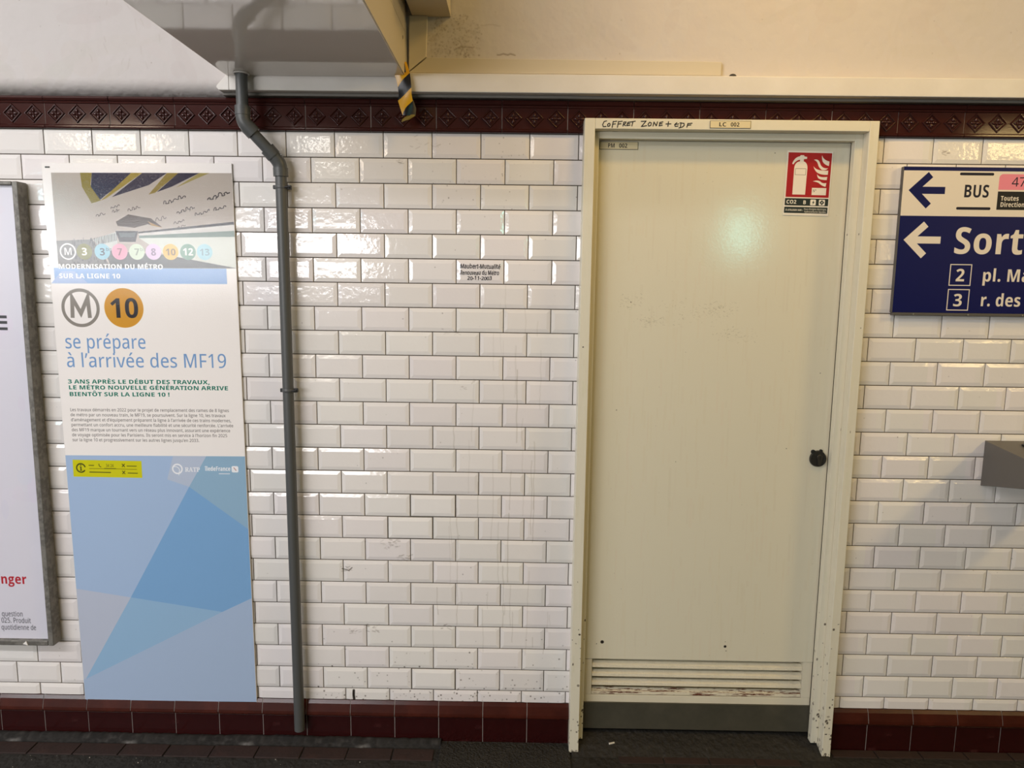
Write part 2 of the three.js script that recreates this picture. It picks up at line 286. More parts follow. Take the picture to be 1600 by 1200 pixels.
// ------------------------------------------------------------------ brown dado tiles at the foot of the wall
function dado(name, label, xa, xb, phase) {
  const root = struct(name, label), rest = [], P = 0.1515;
  const low = [[-0.001, 0.0], [0.0095, 0.0], [0.0095, 0.0925], [0.0085, 0.0938], [-0.001, 0.0938]];
  const top = [[-0.001, 0.0962], [0.0125, 0.0962], [0.0158, 0.0985], [0.0172, 0.103], [0.016, 0.112], [0.0085, 0.138], [0.003, 0.1492], [-0.001, 0.1492]];
  mesh('bed', sweepX([[-0.002, 0], [0.0083, 0], [0.0083, 0.0945], [0.0092, 0.0945], [0.0092, 0.0956], [0.0083, 0.0956], [0.0105, 0.0966], [0.0155, 0.1035], [0.0145, 0.1115], [0.007, 0.1375], [0.0015, 0.1485], [-0.002, 0.1485]], xa, xb), paleGrout, root);
  for (let k = -30; k < 40; k++) {
    const x0 = Math.max(xa, phase + k * P + 0.0011), x1 = Math.min(xb, phase + (k + 1) * P - 0.0011); if (x1 - x0 < 0.006) continue;
    const g = uvBox(sweepX(low, x0, x1), 0.35), m = uvBox(sweepX(top, x0, x1), 0.35); if (x1 < -1.35 || x0 > 2.5) { rest.push(g, m); continue; }
    const z = rr(0, 0.0006); mesh('plinth_tile', g, dadoMat, root).position.z = z; mesh('moulding_tile', m, mouldLitMat, root).position.z = z;
  }
  if (rest.length) mesh('tile_run', clean(rest), dadoMat, root).userData.kind = 'stuff';
}
dado('baseboard_left', 'dark brown glazed skirting tiles left of the door', -2.9, 0.772, 0.0175);
dado('baseboard_right', 'dark brown glazed skirting tiles right of the door', 1.652, 4, 1.788);

// ------------------------------------------------------------------ floor
const asphalt = dataTex(512, (() => { const a = noise(512, 64, 3, 31), b = noise(512, 5, 4, 33); return (i) => { const s = a[i] > 0.78 ? 50 * (a[i] - 0.78) * 4 : 0, v = 27 + 14 * (b[i] - 0.5) + 11 * (a[i] - 0.5) + s; return [v + 3, v, v - 5]; }; })(), true);
const asphaltBump = dataTex(512, (() => { const a = noise(512, 48, 3, 41); return (i) => grey(a[i]); })(), false);
const floorMat = std({ map: asphalt, roughness: 0.75, bumpMap: asphaltBump, bumpScale: 0.006 });
const floor = struct('floor', 'dark asphalt floor along the tiled wall');
mesh('asphalt', uvBox(bx(-7, 8, -0.2, 0, -0.3, 6.75), 0.7), floorMat, floor);
const brickMat = std({ map: dataTex(256, (i) => { const n = nMid[i]; return [34 + 22 * n, 24 + 11 * n, 20 + 9 * n]; }, true), roughness: 0.7, bumpMap: plasterBump, bumpScale: 0.002 });
{
  const edge = (xa, xb, z0, z1, y) => { for (let x = xa; x < xb - 0.02; x += 0.152) mesh('edging_brick', uvBox(bx(x + 0.002, Math.min(xb, x + 0.15), -0.03, y + rr(-0.001, 0.001), z0, z1, 0.002), 0.3), brickMat, floor); };
  edge(-1.5, 0.31, 0.05, 0.108, 0.004); edge(0.93, 1.55, 0.058, 0.1, 0.003); edge(1.66, 2.6, 0.013, 0.052, 0.004);
  // rough mortar fillet against the skirting, left part only
  const nx = 640, P = [], I = []; const f = (x, s) => 0.5 * nMid[((Math.floor((x + 3) * 120) % 256) + 256) % 256 + 256 * ((s * 37) % 256)] + 0.5 * nFine[((Math.floor((x + 3) * 400) % 256) + 256) % 256 + 256 * ((s * 53) % 256)];
  for (let i = 0; i <= nx; i++) {
    const x = -1.6 + 1.93 * i / nx, h = 0.010 + 0.016 * f(x, 1), w = 0.046 + 0.016 * (f(x, 3) - 0.5);
    [[0.0085, -0.01], [0.0085, h], [0.016 + 0.008 * f(x, 2), h * (0.8 + 0.3 * f(x, 6))], [w * 0.65, h * (0.4 + 0.5 * f(x, 4))], [w * 0.95, h * 0.25 * f(x, 5) + 0.003], [w, -0.01]].forEach(([z, y]) => P.push(x, y, z));
  }
  for (let i = 0; i < nx; i++) for (let k = 0; k < 5; k++) { const a = i * 6 + k, b = a + 6; I.push(a, a + 1, b, a + 1, b + 1, b); }
  const g = new THREE.BufferGeometry(); g.setAttribute('position', new THREE.Float32BufferAttribute(P, 3)); g.setIndex(I); g.computeVertexNormals(); uvBox(g, 0.4);
  const m = mesh('mortar_fillet', g, std({ map: dataTex(256, (i) => { const n = nMid[i], s = n > 0.54 ? (n - 0.54) * 300 : 0; const q = 8 + 40 * nFine[i] + s; return [q + 2, q, q - 2]; }, true), roughness: 0.9, side: THREE.DoubleSide }), floor); m.userData.label = 'crumbling dark mortar';
  mesh('asphalt_patch', uvBox(bx(0.33, 0.77, -0.02, 0.009, 0.0095, 0.32, 0.004), 0.3), std({ map: asphalt, color: lin(1.25, 1.2, 1.0), roughness: 0.8, bumpMap: asphaltBump, bumpScale: 0.012 }), floor);
  mesh('threshold', uvBox(sweepX([[-0.3, -0.02], [-0.3, 0.036], [-0.03, 0.036], [0.03, 0.018], [0.072, 0.001], [0.072, -0.02]], 0.776, 1.644), 0.7), floorMat, floor);
}

// ------------------------------------------------------------------ door
const door = struct('door_1', 'cream painted metal service door in a stepped frame'); door.userData.category = 'door';
{
  const chipMap = canvas(512, 2048, (c, w, h) => { // door leaf 0.79 x 1.72 m: print of wear
    c.fillStyle = 'rgb(223,217,194)'; c.fillRect(0, 0, w, h);
    for (let i = 0; i < 500; i++) { const t = rr(-3, 3); c.fillStyle = `rgba(${219 + t},${212 + t},${187 + t},0.3)`; c.fillRect(rr(0, w), rr(0, h), rr(2, 6), rr(20, 160)); }
    const S = 512 / 0.786, X = (x) => (x - 0.812) * S, Y = (y) => (2.02 - y) / 1.715 * 2048;
    for (const [cx, cy, sx, sy, n] of [[0.93, 1.52, 0.05, 0.035, 55], [1.0, 1.46, 0.06, 0.022, 60], [1.22, 1.5, 0.07, 0.03, 80], [1.27, 1.42, 0.08, 0.03, 70], [1.12, 1.49, 0.16, 0.05, 90]]) for (let i = 0; i < n; i++) { // scuffed band
      const x = cx + sx * (rnd() + rnd() - 1), y = cy + sy * (rnd() + rnd() - 1); c.strokeStyle = `rgba(96,88,64,${rr(0.08, 0.32)})`; c.lineWidth = rr(0.6, 1.2); c.beginPath(); c.moveTo(X(x), Y(y)); c.lineTo(X(x) + rr(-6, 6), Y(y) + rr(-6, 6)); c.stroke();
    }
    const dot = (x, y, r, a = 0.9) => { c.fillStyle = `rgba(22,18,14,${a})`; c.beginPath(); c.ellipse(X(x), Y(y), r * S, r * 1194, 0, 0, 7); c.fill(); };
    dot(0.877, 0.367, 0.006); dot(1.296, 0.358, 0.0045); dot(1.3, 0.342, 0.0015); dot(0.858, 0.36, 0.0015); dot(1.296, 0.375, 0.001); dot(1.365, 1.985, 0.0012); dot(1.46, 1.05, 0.0015, 0.6); dot(1.1, 1.0, 0.0012, 0.6); dot(0.935, 1.52, 0.0016); dot(1.553, 1.3, 0.0016, 0.5); dot(0.9, 1.17, 0.0018, 0.5);
    for (let i = 0; i < 60; i++) dot(rr(0.83, 1.58), rr(0.32, 2), rr(0.0005, 0.001), rr(0.1, 0.4));
  });
  const leafMat = std({ map: chipMap, roughness: 0.13, bumpMap: (() => { const q = orangePeel.clone(); q.repeat.set(5, 12); q.needsUpdate = true; return q; })(), bumpScale: 0.00018 });
  const leaf = mesh('door_leaf', uvXY(bx(0.812, 1.598, 0.305, 2.02, -0.055, -0.015, 0.002), 0.812, 0.305, 0.786, 1.715), leafMat, door);
  leaf.userData.label = 'smooth cream door leaf with scuffs';
  // louvre unit below
  const lv = new THREE.Group(); lv.name = 'louvre_panel'; door.add(lv);
  const rim = std({ map: creamMap, roughness: 0.45, bumpMap: plasterBump, bumpScale: 0.003 });
  const lz0 = -0.055, lz1 = -0.017;
  mesh('rail', uvBox(bx(0.812, 1.598, 0.146, 0.1735, lz0, lz1, 0.002)), rim, lv);
  mesh('stile', uvBox(bx(0.812, 0.845, 0.1735, 0.304, lz0, lz1, 0.0015)), rim, lv);
  mesh('stile', uvBox(bx(1.566, 1.598, 0.1735, 0.304, lz0, lz1, 0.0015)), rim, lv);
  mesh('vent_box', uvBox(clean([bx(0.83, 1.58, 0.16, 0.32, -0.16, -0.155), bx(0.83, 1.58, 0.304, 0.309, -0.155, -0.055), bx(0.83, 1.58, 0.166, 0.171, -0.155, -0.055), bx(0.832, 0.837, 0.171, 0.304, -0.155, -0.055), bx(1.573, 1.578, 0.171, 0.304, -0.155, -0.055)])), rim, lv);
  const slat = uvBoxS(sweepX([[-0.002, -0.001], [0, 0], [-0.0015, 0.0095], [-0.0165, 0.0175], [-0.0175, 0.016], [-0.004, 0.0065]], 0.846, 1.565));
  const rusty = std({ map: dataTex(256, (i) => { const n = 0.55 * nMid[i] + 0.45 * nFine[i]; return n > 0.56 ? [92, 46, 28] : [214, 206, 182]; }, true), roughness: 0.6 });
  const rustSlat = slat.clone(), ru = rustSlat.attributes.uv; for (let i = 0; i < ru.count; i++) ru.setXY(i, ru.getX(i) * 0.35, ru.getY(i) * 5 + 0.3);
  for (let k = 0; k < 4; k++) { const s = mesh('slat', k === 3 ? rustSlat : slat, k === 3 ? rusty : rim, lv); s.position.set(0, 0.2735 - 0.0325 * k, -0.0175); }
  // kick plate
  const kick = mesh('kick_plate', uvBox(bx(0.813, 1.598, 0.05, 0.1475, -0.05, -0.0125, 0.0015), 0.4), std({ map: dataTex(256, (i) => { const n = nMid[i], f = nFine[i]; return [62 + 18 * n + 6 * f, 60 + 16 * n + 6 * f, 50 + 14 * n + 5 * f]; }, true), roughness: 0.5, metalness: 0.1 }), door);
  kick.userData.label = 'dull grey metal kick plate';
  // frame: outer face and inner stop, chipped paint near the floor
  const frameMap = canvas(256, 2048, (c, w, h) => {
    c.fillStyle = 'rgb(225,219,198)'; c.fillRect(0, 0, w, h);
    for (let i = 0; i < 300; i++) { const t = rr(-4, 4); c.fillStyle = `rgba(${222 + t},${214 + t},${190 + t},0.35)`; c.fillRect(rr(0, w), rr(0, h), rr(2, 12), rr(10, 90)); }
    for (let i = 0; i < 190; i++) { const q = rnd(), y = h - (q < 0.82 ? rnd() * rnd() * rnd() * 900 : rnd() * h); c.fillStyle = `rgba(48,38,28,${rr(0.3, 0.95)})`; c.beginPath(); c.ellipse(rr(0, w), y, rr(1, 5), rr(1, 5), rr(-0.3, 0.3), 0, 7); c.fill(); }
  });
  const frameMat = std({ map: frameMap, roughness: 0.38, bumpMap: plasterBump, bumpScale: 0.0012 });
  const fr = new THREE.Group(); fr.name = 'door_frame'; door.add(fr);
  const fx = (g, x0, w = 0.25) => { const p = g.attributes.position, u = new Float32Array(p.count * 2); for (let i = 0; i < p.count; i++) { u[2 * i] = (p.getX(i) - x0 + p.getZ(i)) / w; u[2 * i + 1] = p.getY(i) / 2.08; } g.setAttribute('uv', new THREE.BufferAttribute(u, 2)); return g; };
  const xo0 = 0.767, xi0 = 0.799, xs0 = 0.8155, xo1 = 1.648, xi1 = 1.619, xs1 = 1.595, yo = 2.068, yi = 2.037, ys = 2.0165, zf = 0.055, zs = 0.018;
  mesh('jamb', fx(bx(xo0, xi0, 0.004, yo, -0.06, zf, 0.002), 0.767), frameMat, fr);
  mesh('jamb', fx(bx(xi1, xo1, 0.004, yo, -0.06, zf, 0.002), 1.55), frameMat, fr);
  mesh('head', uvBox(bx(xi0, xi1, yi, yo, -0.06, zf, 0.002), 0.9), frameMat, fr).userData.label = 'cream frame head with marker writing';
  mesh('door_stop', fx(bx(xi0, xs0, 0.03, yi, -0.007, zs, 0.0015), 0.7), frameMat, fr);
  mesh('door_stop', fx(bx(xs1, xi1, 0.03, yi, -0.007, zs, 0.0015), 1.5), frameMat, fr);
  mesh('door_stop', uvBox(bx(xs0, xs1, ys, yi, -0.007, zs, 0.0015), 0.9), frameMat, fr);
  // handwriting on the head
  const hw = canvas(900, 96, (c) => {
    c.clearRect(0, 0, 900, 96); c.strokeStyle = 'rgb(24,20,18)'; c.lineWidth = 8.5; c.lineCap = c.lineJoin = 'round';
    const S = (...segs) => segs.forEach((s) => { c.beginPath(); for (let i = 0; i < s.length; i += 2) (i ? c.lineTo(s[i], s[i + 1]) : c.moveTo(s[i], s[i + 1])); c.stroke(); });
    S([52, 24, 28, 30, 14, 60, 22, 80, 48, 76]); S([76, 46, 62, 58, 66, 76, 84, 72, 88, 54, 76, 46]); // C O
    S([118, 28, 108, 86], [116, 32, 152, 26], [112, 56, 140, 52]); S([170, 28, 160, 84], [168, 32, 206, 26], [164, 54, 194, 50]); // F F
    S([222, 34, 214, 72], [222, 34, 244, 32, 236, 48, 218, 54, 240, 68]); S([262, 34, 252, 68, 282, 62], [262, 36, 288, 32], [257, 50, 280, 46]); S([312, 28, 302, 70], [292, 32, 334, 24]); // R E T
    S([392, 26, 440, 22, 396, 74, 446, 66]); S([476, 32, 460, 52, 468, 70, 488, 62, 492, 40, 476, 32]); S([510, 68, 518, 30, 542, 66, 552, 28]); S([576, 32, 570, 66, 600, 60], [576, 34, 606, 28], [572, 48, 598, 44]); // Z O N E
    S([636, 48, 684, 46], [660, 26, 656, 70]); // +
    S([742, 34, 722, 52, 728, 70, 756, 66], [722, 52, 760, 46]); S([784, 34, 778, 80], [772, 36, 812, 40, 816, 58, 800, 74, 764, 84]); S([852, 40, 842, 76], [850, 42, 892, 38], [846, 58, 880, 54]); // E D F
  });
  const hwm = mesh('handwriting', new THREE.PlaneGeometry(0.274, 0.0292), std({ map: hw, transparent: true, alphaTest: 0.35, roughness: 0.6 }), fr); hwm.position.set(0.9535, 2.0525, 0.0557); hwm.userData.label = 'black marker writing';
  const plate = (txt, x0, x1, y0, y1, z) => {
    const t = canvas(512, 96, (c) => { c.fillStyle = 'rgb(222,208,168)'; c.fillRect(0, 0, 512, 96); c.strokeStyle = 'rgb(90,80,58)'; c.lineWidth = 5; c.strokeRect(2, 2, 508, 92); c.fillStyle = 'rgb(40,36,30)'; const [a, b] = txt.split(' '); fit(c, a, 108, 74, 98, 74, 'sans-serif', 'bold'); fit(c, b, 258, 74, 112, 74, 'sans-serif', 'bold'); });
    const m = mesh('name_plate', uvXY(bx(x0, x1, y0, y1, z, z + 0.0022), x0, y0, x1 - x0, y1 - y0), std({ map: t, roughness: 0.45 }), door); m.userData.label = 'small engraved plate reading ' + txt;
  };
  plate('PM 002', 0.8205, 0.940, 1.9905, 2.0135, -0.015); plate('LC 002', 1.1415, 1.263, 2.042, 2.0635, 0.055);
  // lock
  const lock = new THREE.Group(); lock.name = 'lock'; lock.position.set(1.564, 1.018, -0.015); door.add(lock); lock.userData.label = 'round black lock escutcheon';
  const esc = new THREE.CylinderGeometry(0.0255, 0.0275, 0.008, 40); esc.rotateX(Math.PI / 2); esc.translate(0, 0, 0.004); mesh('escutcheon', esc, std({ color: lin(0.018, 0.016, 0.013), roughness: 0.45 }), lock);
  const lugs = [[-0.017, 0.023, 0.007], [0.008, 0.0265, 0.005]].map(([x, y, r]) => { const g = new THREE.CylinderGeometry(r, r, 0.006, 18); g.rotateX(Math.PI / 2); g.translate(x, y, 0.003); return g; }); lugs.forEach((g) => mesh('lug', g, blackMat, lock));
  const cyl = new THREE.Shape(); cyl.absarc(0, 0.006, 0.0085, -0.75, Math.PI + 0.75, false); cyl.lineTo(-0.005, -0.015); cyl.absarc(0, -0.015, 0.005, Math.PI, 2 * Math.PI, false); cyl.closePath();
  const cg = new THREE.ExtrudeGeometry(cyl, { depth: 0.004, bevelEnabled: true, bevelSize: 0.0006, bevelThickness: 0.0006, bevelSegments: 1 }); cg.translate(0.003, 0, 0.008); mesh('cylinder', cg, std({ color: lin(0.09, 0.08, 0.065), roughness: 0.35, metalness: 0.7 }), lock);
  mesh('key_slot', bx(0.0018, 0.0042, -0.002, 0.011, 0.0122, 0.0132), blackMat, lock);
}

// ------------------------------------------------------------------ fire extinguisher sign on the door
{
  const t = canvas(580, 800, (c, w, h) => {
    c.fillStyle = 'rgb(236,228,214)'; c.fillRect(0, 0, w, h); c.fillStyle = 'rgb(170,12,22)'; c.fillRect(14, 20, 552, 552);
    c.fillStyle = 'rgb(240,230,214)';
    c.beginPath(); c.moveTo(98, 540); c.lineTo(98, 215); c.quadraticCurveTo(100, 140, 165, 128); c.lineTo(165, 108); c.quadraticCurveTo(110, 118, 84, 168); c.lineTo(68, 160); c.quadraticCurveTo(92, 78, 160, 66); c.lineTo(170, 52); c.lineTo(212, 52); c.lineTo(216, 66); c.lineTo(252, 72); c.lineTo(252, 96); c.lineTo(214, 100); c.lineTo(212, 128); c.quadraticCurveTo(266, 144, 266, 215); c.lineTo(262, 540); c.closePath(); c.fill();
    c.strokeStyle = 'rgb(90,66,50)'; c.lineWidth = 4; c.strokeRect(116, 218, 132, 76);
    const flame = (p) => { c.beginPath(); c.moveTo(p[0], p[1]); for (let i = 2; i < p.length; i += 4) c.quadraticCurveTo(p[i], p[i + 1], p[i + 2], p[i + 3]); c.closePath(); c.fill(); };
    flame([340, 106, 400, 84, 424, 150, 452, 216, 530, 206, 500, 238, 452, 228, 410, 206, 396, 158, 380, 118, 340, 106]);
    flame([440, 44, 456, 104, 540, 122, 540, 150, 536, 178, 462, 160, 446, 106, 438, 80, 440, 44]);
    flame([342, 182, 376, 246, 534, 234, 534, 260, 532, 286, 420, 294, 376, 246, 350, 216, 342, 182]);
    flame([396, 280, 420, 330, 528, 312, 526, 332, 524, 352, 440, 354, 412, 330, 396, 306, 396, 280]);
    flame([346, 372, 420, 344, 460, 384, 490, 398, 522, 388, 520, 414, 516, 436, 470, 428, 436, 400, 410, 376, 346, 372]);
    c.fillRect(344, 452, 184, 90); c.fillStyle = 'rgb(40,34,30)'; fit(c, 'N°', 356, 506, 46, 50, 'serif');
    c.fillStyle = 'rgb(34,38,34)'; c.beginPath(); c.roundRect(10, 586, 556, 92, 8); c.fill(); c.beginPath(); c.roundRect(8, 694, 556, 78, 8); c.fill();
    c.fillStyle = 'rgb(238,230,214)'; fit(c, 'CO2', 28, 655, 132, 66, 'sans-serif', 'bold'); fit(c, 'B', 242, 658, 42, 66, 'sans-serif', 'bold'); c.beginPath(); c.roundRect(336, 598, 72, 72, 10); c.fill(); c.beginPath(); c.roundRect(446, 598, 78, 72, 10); c.fill();
    fit(c, 'À UTILISER SUR :', 26, 744, 222, 30, 'sans-serif', 'bold'); fit(c, 'Feux d’origine électrique,', 262, 730, 290, 30); fit(c, 'hydrocarbures liquides.', 268, 762, 284, 30);
    c.fillStyle = 'rgb(34,38,34)'; c.beginPath(); c.moveTo(384, 602); c.lineTo(360, 640); c.lineTo(374, 640); c.lineTo(364, 666); c.lineTo(392, 630); c.lineTo(378, 628); c.closePath(); c.fill(); c.save(); c.translate(485, 634); c.rotate(0.78); c.fillRect(-22, -22, 44, 44); c.fillStyle = 'rgb(238,230,214)'; c.fillRect(-3, -14, 6, 24); c.fillRect(-10, -2, 20, 5); c.restore();
  });
  const g = uvXY(bx(-0.0705, 0.0705, -0.0975, 0.0975, 0, 0.002), -0.0705, -0.0975, 0.141, 0.195);
  const m = mesh('extinguisher_sign', g, std({ map: t, roughness: 0.35 })); m.position.set(1.4725, 1.894, -0.0149); m.rotation.z = -0.012;
  m.userData = { label: 'red sign with extinguisher and flames stuck on the cream door', category: 'sign' };
}

// ------------------------------------------------------------------ poster between the panel and the pipe
{
  const PH = 3023.4, t = canvas(677, 2048, (c, w, h) => {
    c.scale(w / 1000, w / 1000);
    const paper = 'rgb(243,238,234)'; c.fillStyle = paper; c.fillRect(0, 0, 1000, PH);
    c.fillStyle = 'rgb(80,76,72)'; c.fillRect(16, 16, 26, 8);
    // picture: a station under a painted vault, printed
    c.save(); c.beginPath(); c.rect(46, 48, 960, 494); c.clip();
    c.fillStyle = 'rgb(176,166,156)'; c.fillRect(46, 48, 960, 494);
    const poly = (col, p) => { c.fillStyle = col; c.beginPath(); for (let i = 0; i < p.length; i += 2) (i ? c.lineTo(p[i], p[i + 1]) : c.moveTo(p[i], p[i + 1])); c.closePath(); c.fill(); };
    // plain stand-in shards of ochre and slate
    poly('rgb(132,118,48)', [200, 48, 262, 48, 250, 110, 300, 190, 250, 205, 205, 120]); poly('rgb(40,40,64)', [262, 48, 500, 48, 330, 160, 296, 186, 252, 120]);
    poly('rgb(146,128,52)', [470, 48, 530, 48, 330, 178, 300, 190]); poly('rgb(48,44,62)', [530, 48, 660, 48, 560, 110, 360, 172]); poly('rgb(134,116,54)', [660, 48, 720, 48, 590, 150, 556, 158]); poly('rgb(46,42,60)', [720, 48, 830, 48, 680, 118, 600, 146]); poly('rgb(150,138,84)', [830, 48, 884, 48, 700, 124]);
    c.strokeStyle = 'rgb(44,38,38)'; c.lineCap = 'round';
    const scrib = (x, y, s, n, lw) => { c.lineWidth = lw; c.beginPath(); c.moveTo(x, y); for (let i = 1; i < n; i++) { const px = x + i * s, py = y - i * s * 0.32, up = (i % 2 ? -1 : 0.4) * rr(0.5, 1.7) * s; c.bezierCurveTo(px - s * rr(0.2, 1.2), py + up, px + s * rr(-0.2, 0.7), py + up * 0.6, px + rr(-0.2, 0.2) * s, py + rr(-0.3, 0.5) * s); } c.stroke(); };
    scrib(632, 206, 13, 10, 4); scrib(866, 184, 15, 9, 5); scrib(700, 254, 12, 9, 3.5); scrib(796, 266, 11, 8, 3.5); scrib(896, 240, 13, 6, 4); scrib(440, 244, 11, 7, 2.5); scrib(350, 232, 9, 6, 2.5); scrib(356, 250, 9, 5, 2.5); scrib(268, 272, 12, 5, 2.5); scrib(584, 296, 14, 5, 2.5); scrib(680, 310, 11, 6, 2.5); scrib(700, 330, 10, 5, 2);
    poly('rgb(70,56,46)', [372, 300, 440, 262, 560, 282, 616, 326, 540, 312, 470, 330, 380, 322]); poly('rgb(158,122,66)', [540, 296, 618, 330, 560, 318]);
    poly('rgb(206,204,198)', [486, 356, 1000, 312, 1000, 345, 490, 372]); poly('rgb(40,40,42)', [486, 352, 1000, 298, 1000, 312, 486, 360]);
    poly('rgb(96,120,108)', [490, 372, 1000, 345, 1000, 376, 490, 384]); poly('rgb(205,210,200)', [490, 384, 1000, 376, 1000, 540, 620, 470]); poly('rgb(112,112,108)', [46, 400, 240, 392, 330, 540, 46, 542]);
    poly('rgb(190,194,188)', [240, 392, 372, 352, 372, 470, 300, 450]); for (let i = 0; i < 14; i++) { c.fillStyle = i % 2 ? 'rgb(100,108,106)' : 'rgb(70,74,76)'; c.fillRect(250 + i * 9, 384 - i * 2, 4, 40); }
    poly('rgb(92,96,96)', [300, 450, 620, 470, 1000, 540, 330, 542]); poly('rgb(34,36,40)', [366, 348, 486, 348, 470, 404, 384, 404]); poly('rgb(84,96,98)', [380, 356, 474, 356, 466, 380, 390, 380]);
    for (let i = 0; i < 90; i++) { c.fillStyle = `rgba(60,58,60,${rr(0.2, 0.6)})`; c.fillRect(rr(120, 300), rr(380, 520), rr(3, 10), rr(6, 26)); }
    c.restore();
    c.fillStyle = 'rgb(150,182,224)'; c.fillRect(20, 542, 928, 82); c.fillStyle = 'rgb(172,192,226)'; poly('rgb(172,192,226)', [0, 624, 60, 560, 130, 560, 200, 624]);
    // line badges
    const badge = (x, col, s, fg, px = 46) => { c.fillStyle = col; c.beginPath(); c.arc(x, 456, 42, 0, 7); c.fill(); c.fillStyle = fg; c.font = `bold ${px}px sans-serif`; const m = c.measureText(s).width; c.fillText(s, x - m / 2, 456 + px * 0.36); };
    c.strokeStyle = 'rgb(246,244,240)'; c.lineWidth = 7; c.beginPath(); c.arc(103, 456, 40, 0, 7); c.stroke(); c.fillStyle = 'rgb(246,244,240)'; c.font = '54px sans-serif'; c.fillText('M', 80, 475);
    badge(192, 'rgb(118,118,44)', '3', '#f2efe8', 56); badge(288, 'rgb(138,190,206)', '3', '#34424e', 54); c.fillStyle = '#34424e'; c.font = '24px sans-serif'; c.fillText('bis', 308, 452);
    badge(381, 'rgb(232,150,172)', '7', '#8b5f6c', 54); badge(473, 'rgb(200,214,190)', '7', '#8d9a86', 50); c.fillStyle = '#8d9a86'; c.font = '24px sans-serif'; c.fillText('bis', 490, 452); badge(562, 'rgb(214,188,216)', '8', '#8a7590', 54); badge(654, 'rgb(226,184,92)', '10', '#7c6a4c', 50); badge(747, 'rgb(112,152,132)', '12', '#f2efe8', 52); badge(836, 'rgb(160,204,214)', '13', '#7c9ca6', 50);
    c.fillStyle = 'rgb(250,248,246)'; fit(c, 'MODERNISATION DU MÉTRO', 44, 546, 566, 34, 'sans-serif', 'bold'); fit(c, 'SUR LA LIGNE 10', 44, 596, 332, 34, 'sans-serif', 'bold');
    // big badges
    c.strokeStyle = 'rgb(140,134,126)'; c.lineWidth = 17; c.beginPath(); c.arc(148, 754, 95, 0, 7); c.stroke(); c.lineWidth = 21; c.lineJoin = 'miter'; c.beginPath(); c.moveTo(101, 808); c.lineTo(106, 700); c.lineTo(148, 784); c.lineTo(190, 700); c.lineTo(195, 808); c.stroke();
    c.fillStyle = 'rgb(208,150,48)'; c.beginPath(); c.arc(383, 754, 106, 0, 7); c.fill(); c.fillStyle = 'rgb(40,38,44)'; fit(c, '10', 304, 806, 160, 146, 'sans-serif', 'bold');
    c.fillStyle = 'rgb(118,156,204)'; fit(c, 'se prépare', 46, 974, 446, 106); fit(c, 'à l’arrivée des MF19', 46, 1076, 880, 106);
    c.fillStyle = 'rgb(20,112,92)'; fit(c, '3 ANS APRÈS LE DÉBUT DES TRAVAUX,', 46, 1165, 782, 31, 'sans-serif', 'bold'); fit(c, 'LE MÉTRO NOUVELLE GÉNÉRATION ARRIVE', 47, 1198, 880, 31, 'sans-serif', 'bold'); fit(c, 'BIENTÔT SUR LA LIGNE 10 !', 48, 1235, 556, 31, 'sans-serif', 'bold');
    c.fillStyle = 'rgb(92,86,84)';
    [['Les travaux démarrés en 2022 pour le projet de remplacement des rames de 8 lignes', 878], ['de métro par un nouveau train, le MF19, se poursuivent. Sur la ligne 10, les travaux', 858], ['d’aménagement et d’équipement préparent la ligne à l’arrivée de ces trains modernes,', 888], ['permettant un confort accru, une meilleure fiabilité et une sécurité renforcée. L’arrivée', 898], ['des MF19 marque un tournant vers un réseau plus innovant, assurant une expérience', 880], ['de voyage optimisée pour les Parisiens. Ils seront mis en service à l’horizon fin 2025', 862], ['sur la ligne 10 et progressivement sur les autres lignes jusqu’en 2033.', 706]].forEach(([s, wd], i) => fit(c, s, 46, 1319 + i * 28, wd, 25));
    // blue foot
    c.fillStyle = 'rgb(166,190,222)'; c.fillRect(0, 1567, 1000, PH - 1567);
    poly('rgb(184,196,216)', [600, 1567, 785, 1567, 680, 1742, 560, 1700]); poly('rgb(146,180,206)', [785, 1567, 1000, 1567, 1000, 1984, 680, 1742]);
    poly('rgb(126,170,214)', [680, 1742, 1000, 1984, 1000, 2391, 828, 2475, 309, 2392]); poly('rgb(186,194,212)', [0, 2343, 309, 2392, 13, 2892, 0, 2892]); poly('rgb(148,184,216)', [309, 2392, 828, 2475, 13, 2892]); poly('rgb(168,188,216)', [0, 2892, 13, 2892, 828, 2475, 1000, 2391, 1000, PH, 0, PH]);
    c.save(); c.translate(38, 1592); c.rotate(0.012); c.fillStyle = 'rgb(206,202,28)'; c.fillRect(0, 0, 384, 96); c.strokeStyle = c.fillStyle = 'rgb(70,74,30)'; c.lineWidth = 7; c.beginPath(); c.arc(44, 46, 24, 0.5, 6.1); c.stroke(); fit(c, 'i', 36, 62, 16, 46, 'serif', 'bold'); fit(c, '34 24', 184, 38, 44, 24); c.fillRect(174, 44, 66, 2); c.fillRect(90, 47, 266, 2); c.fillRect(88, 28, 30, 4); c.fillRect(90, 66, 120, 5); c.fillRect(300, 28, 56, 4); c.fillRect(304, 68, 56, 4); c.lineWidth = 4; c.beginPath(); c.arc(158, 26, 12, 1.6, 3.6); c.stroke(); for (const y of [18, 58]) { c.beginPath(); c.moveTo(274, y); c.lineTo(290, y + 18); c.moveTo(290, y); c.lineTo(274, y + 18); c.stroke(); } c.restore();
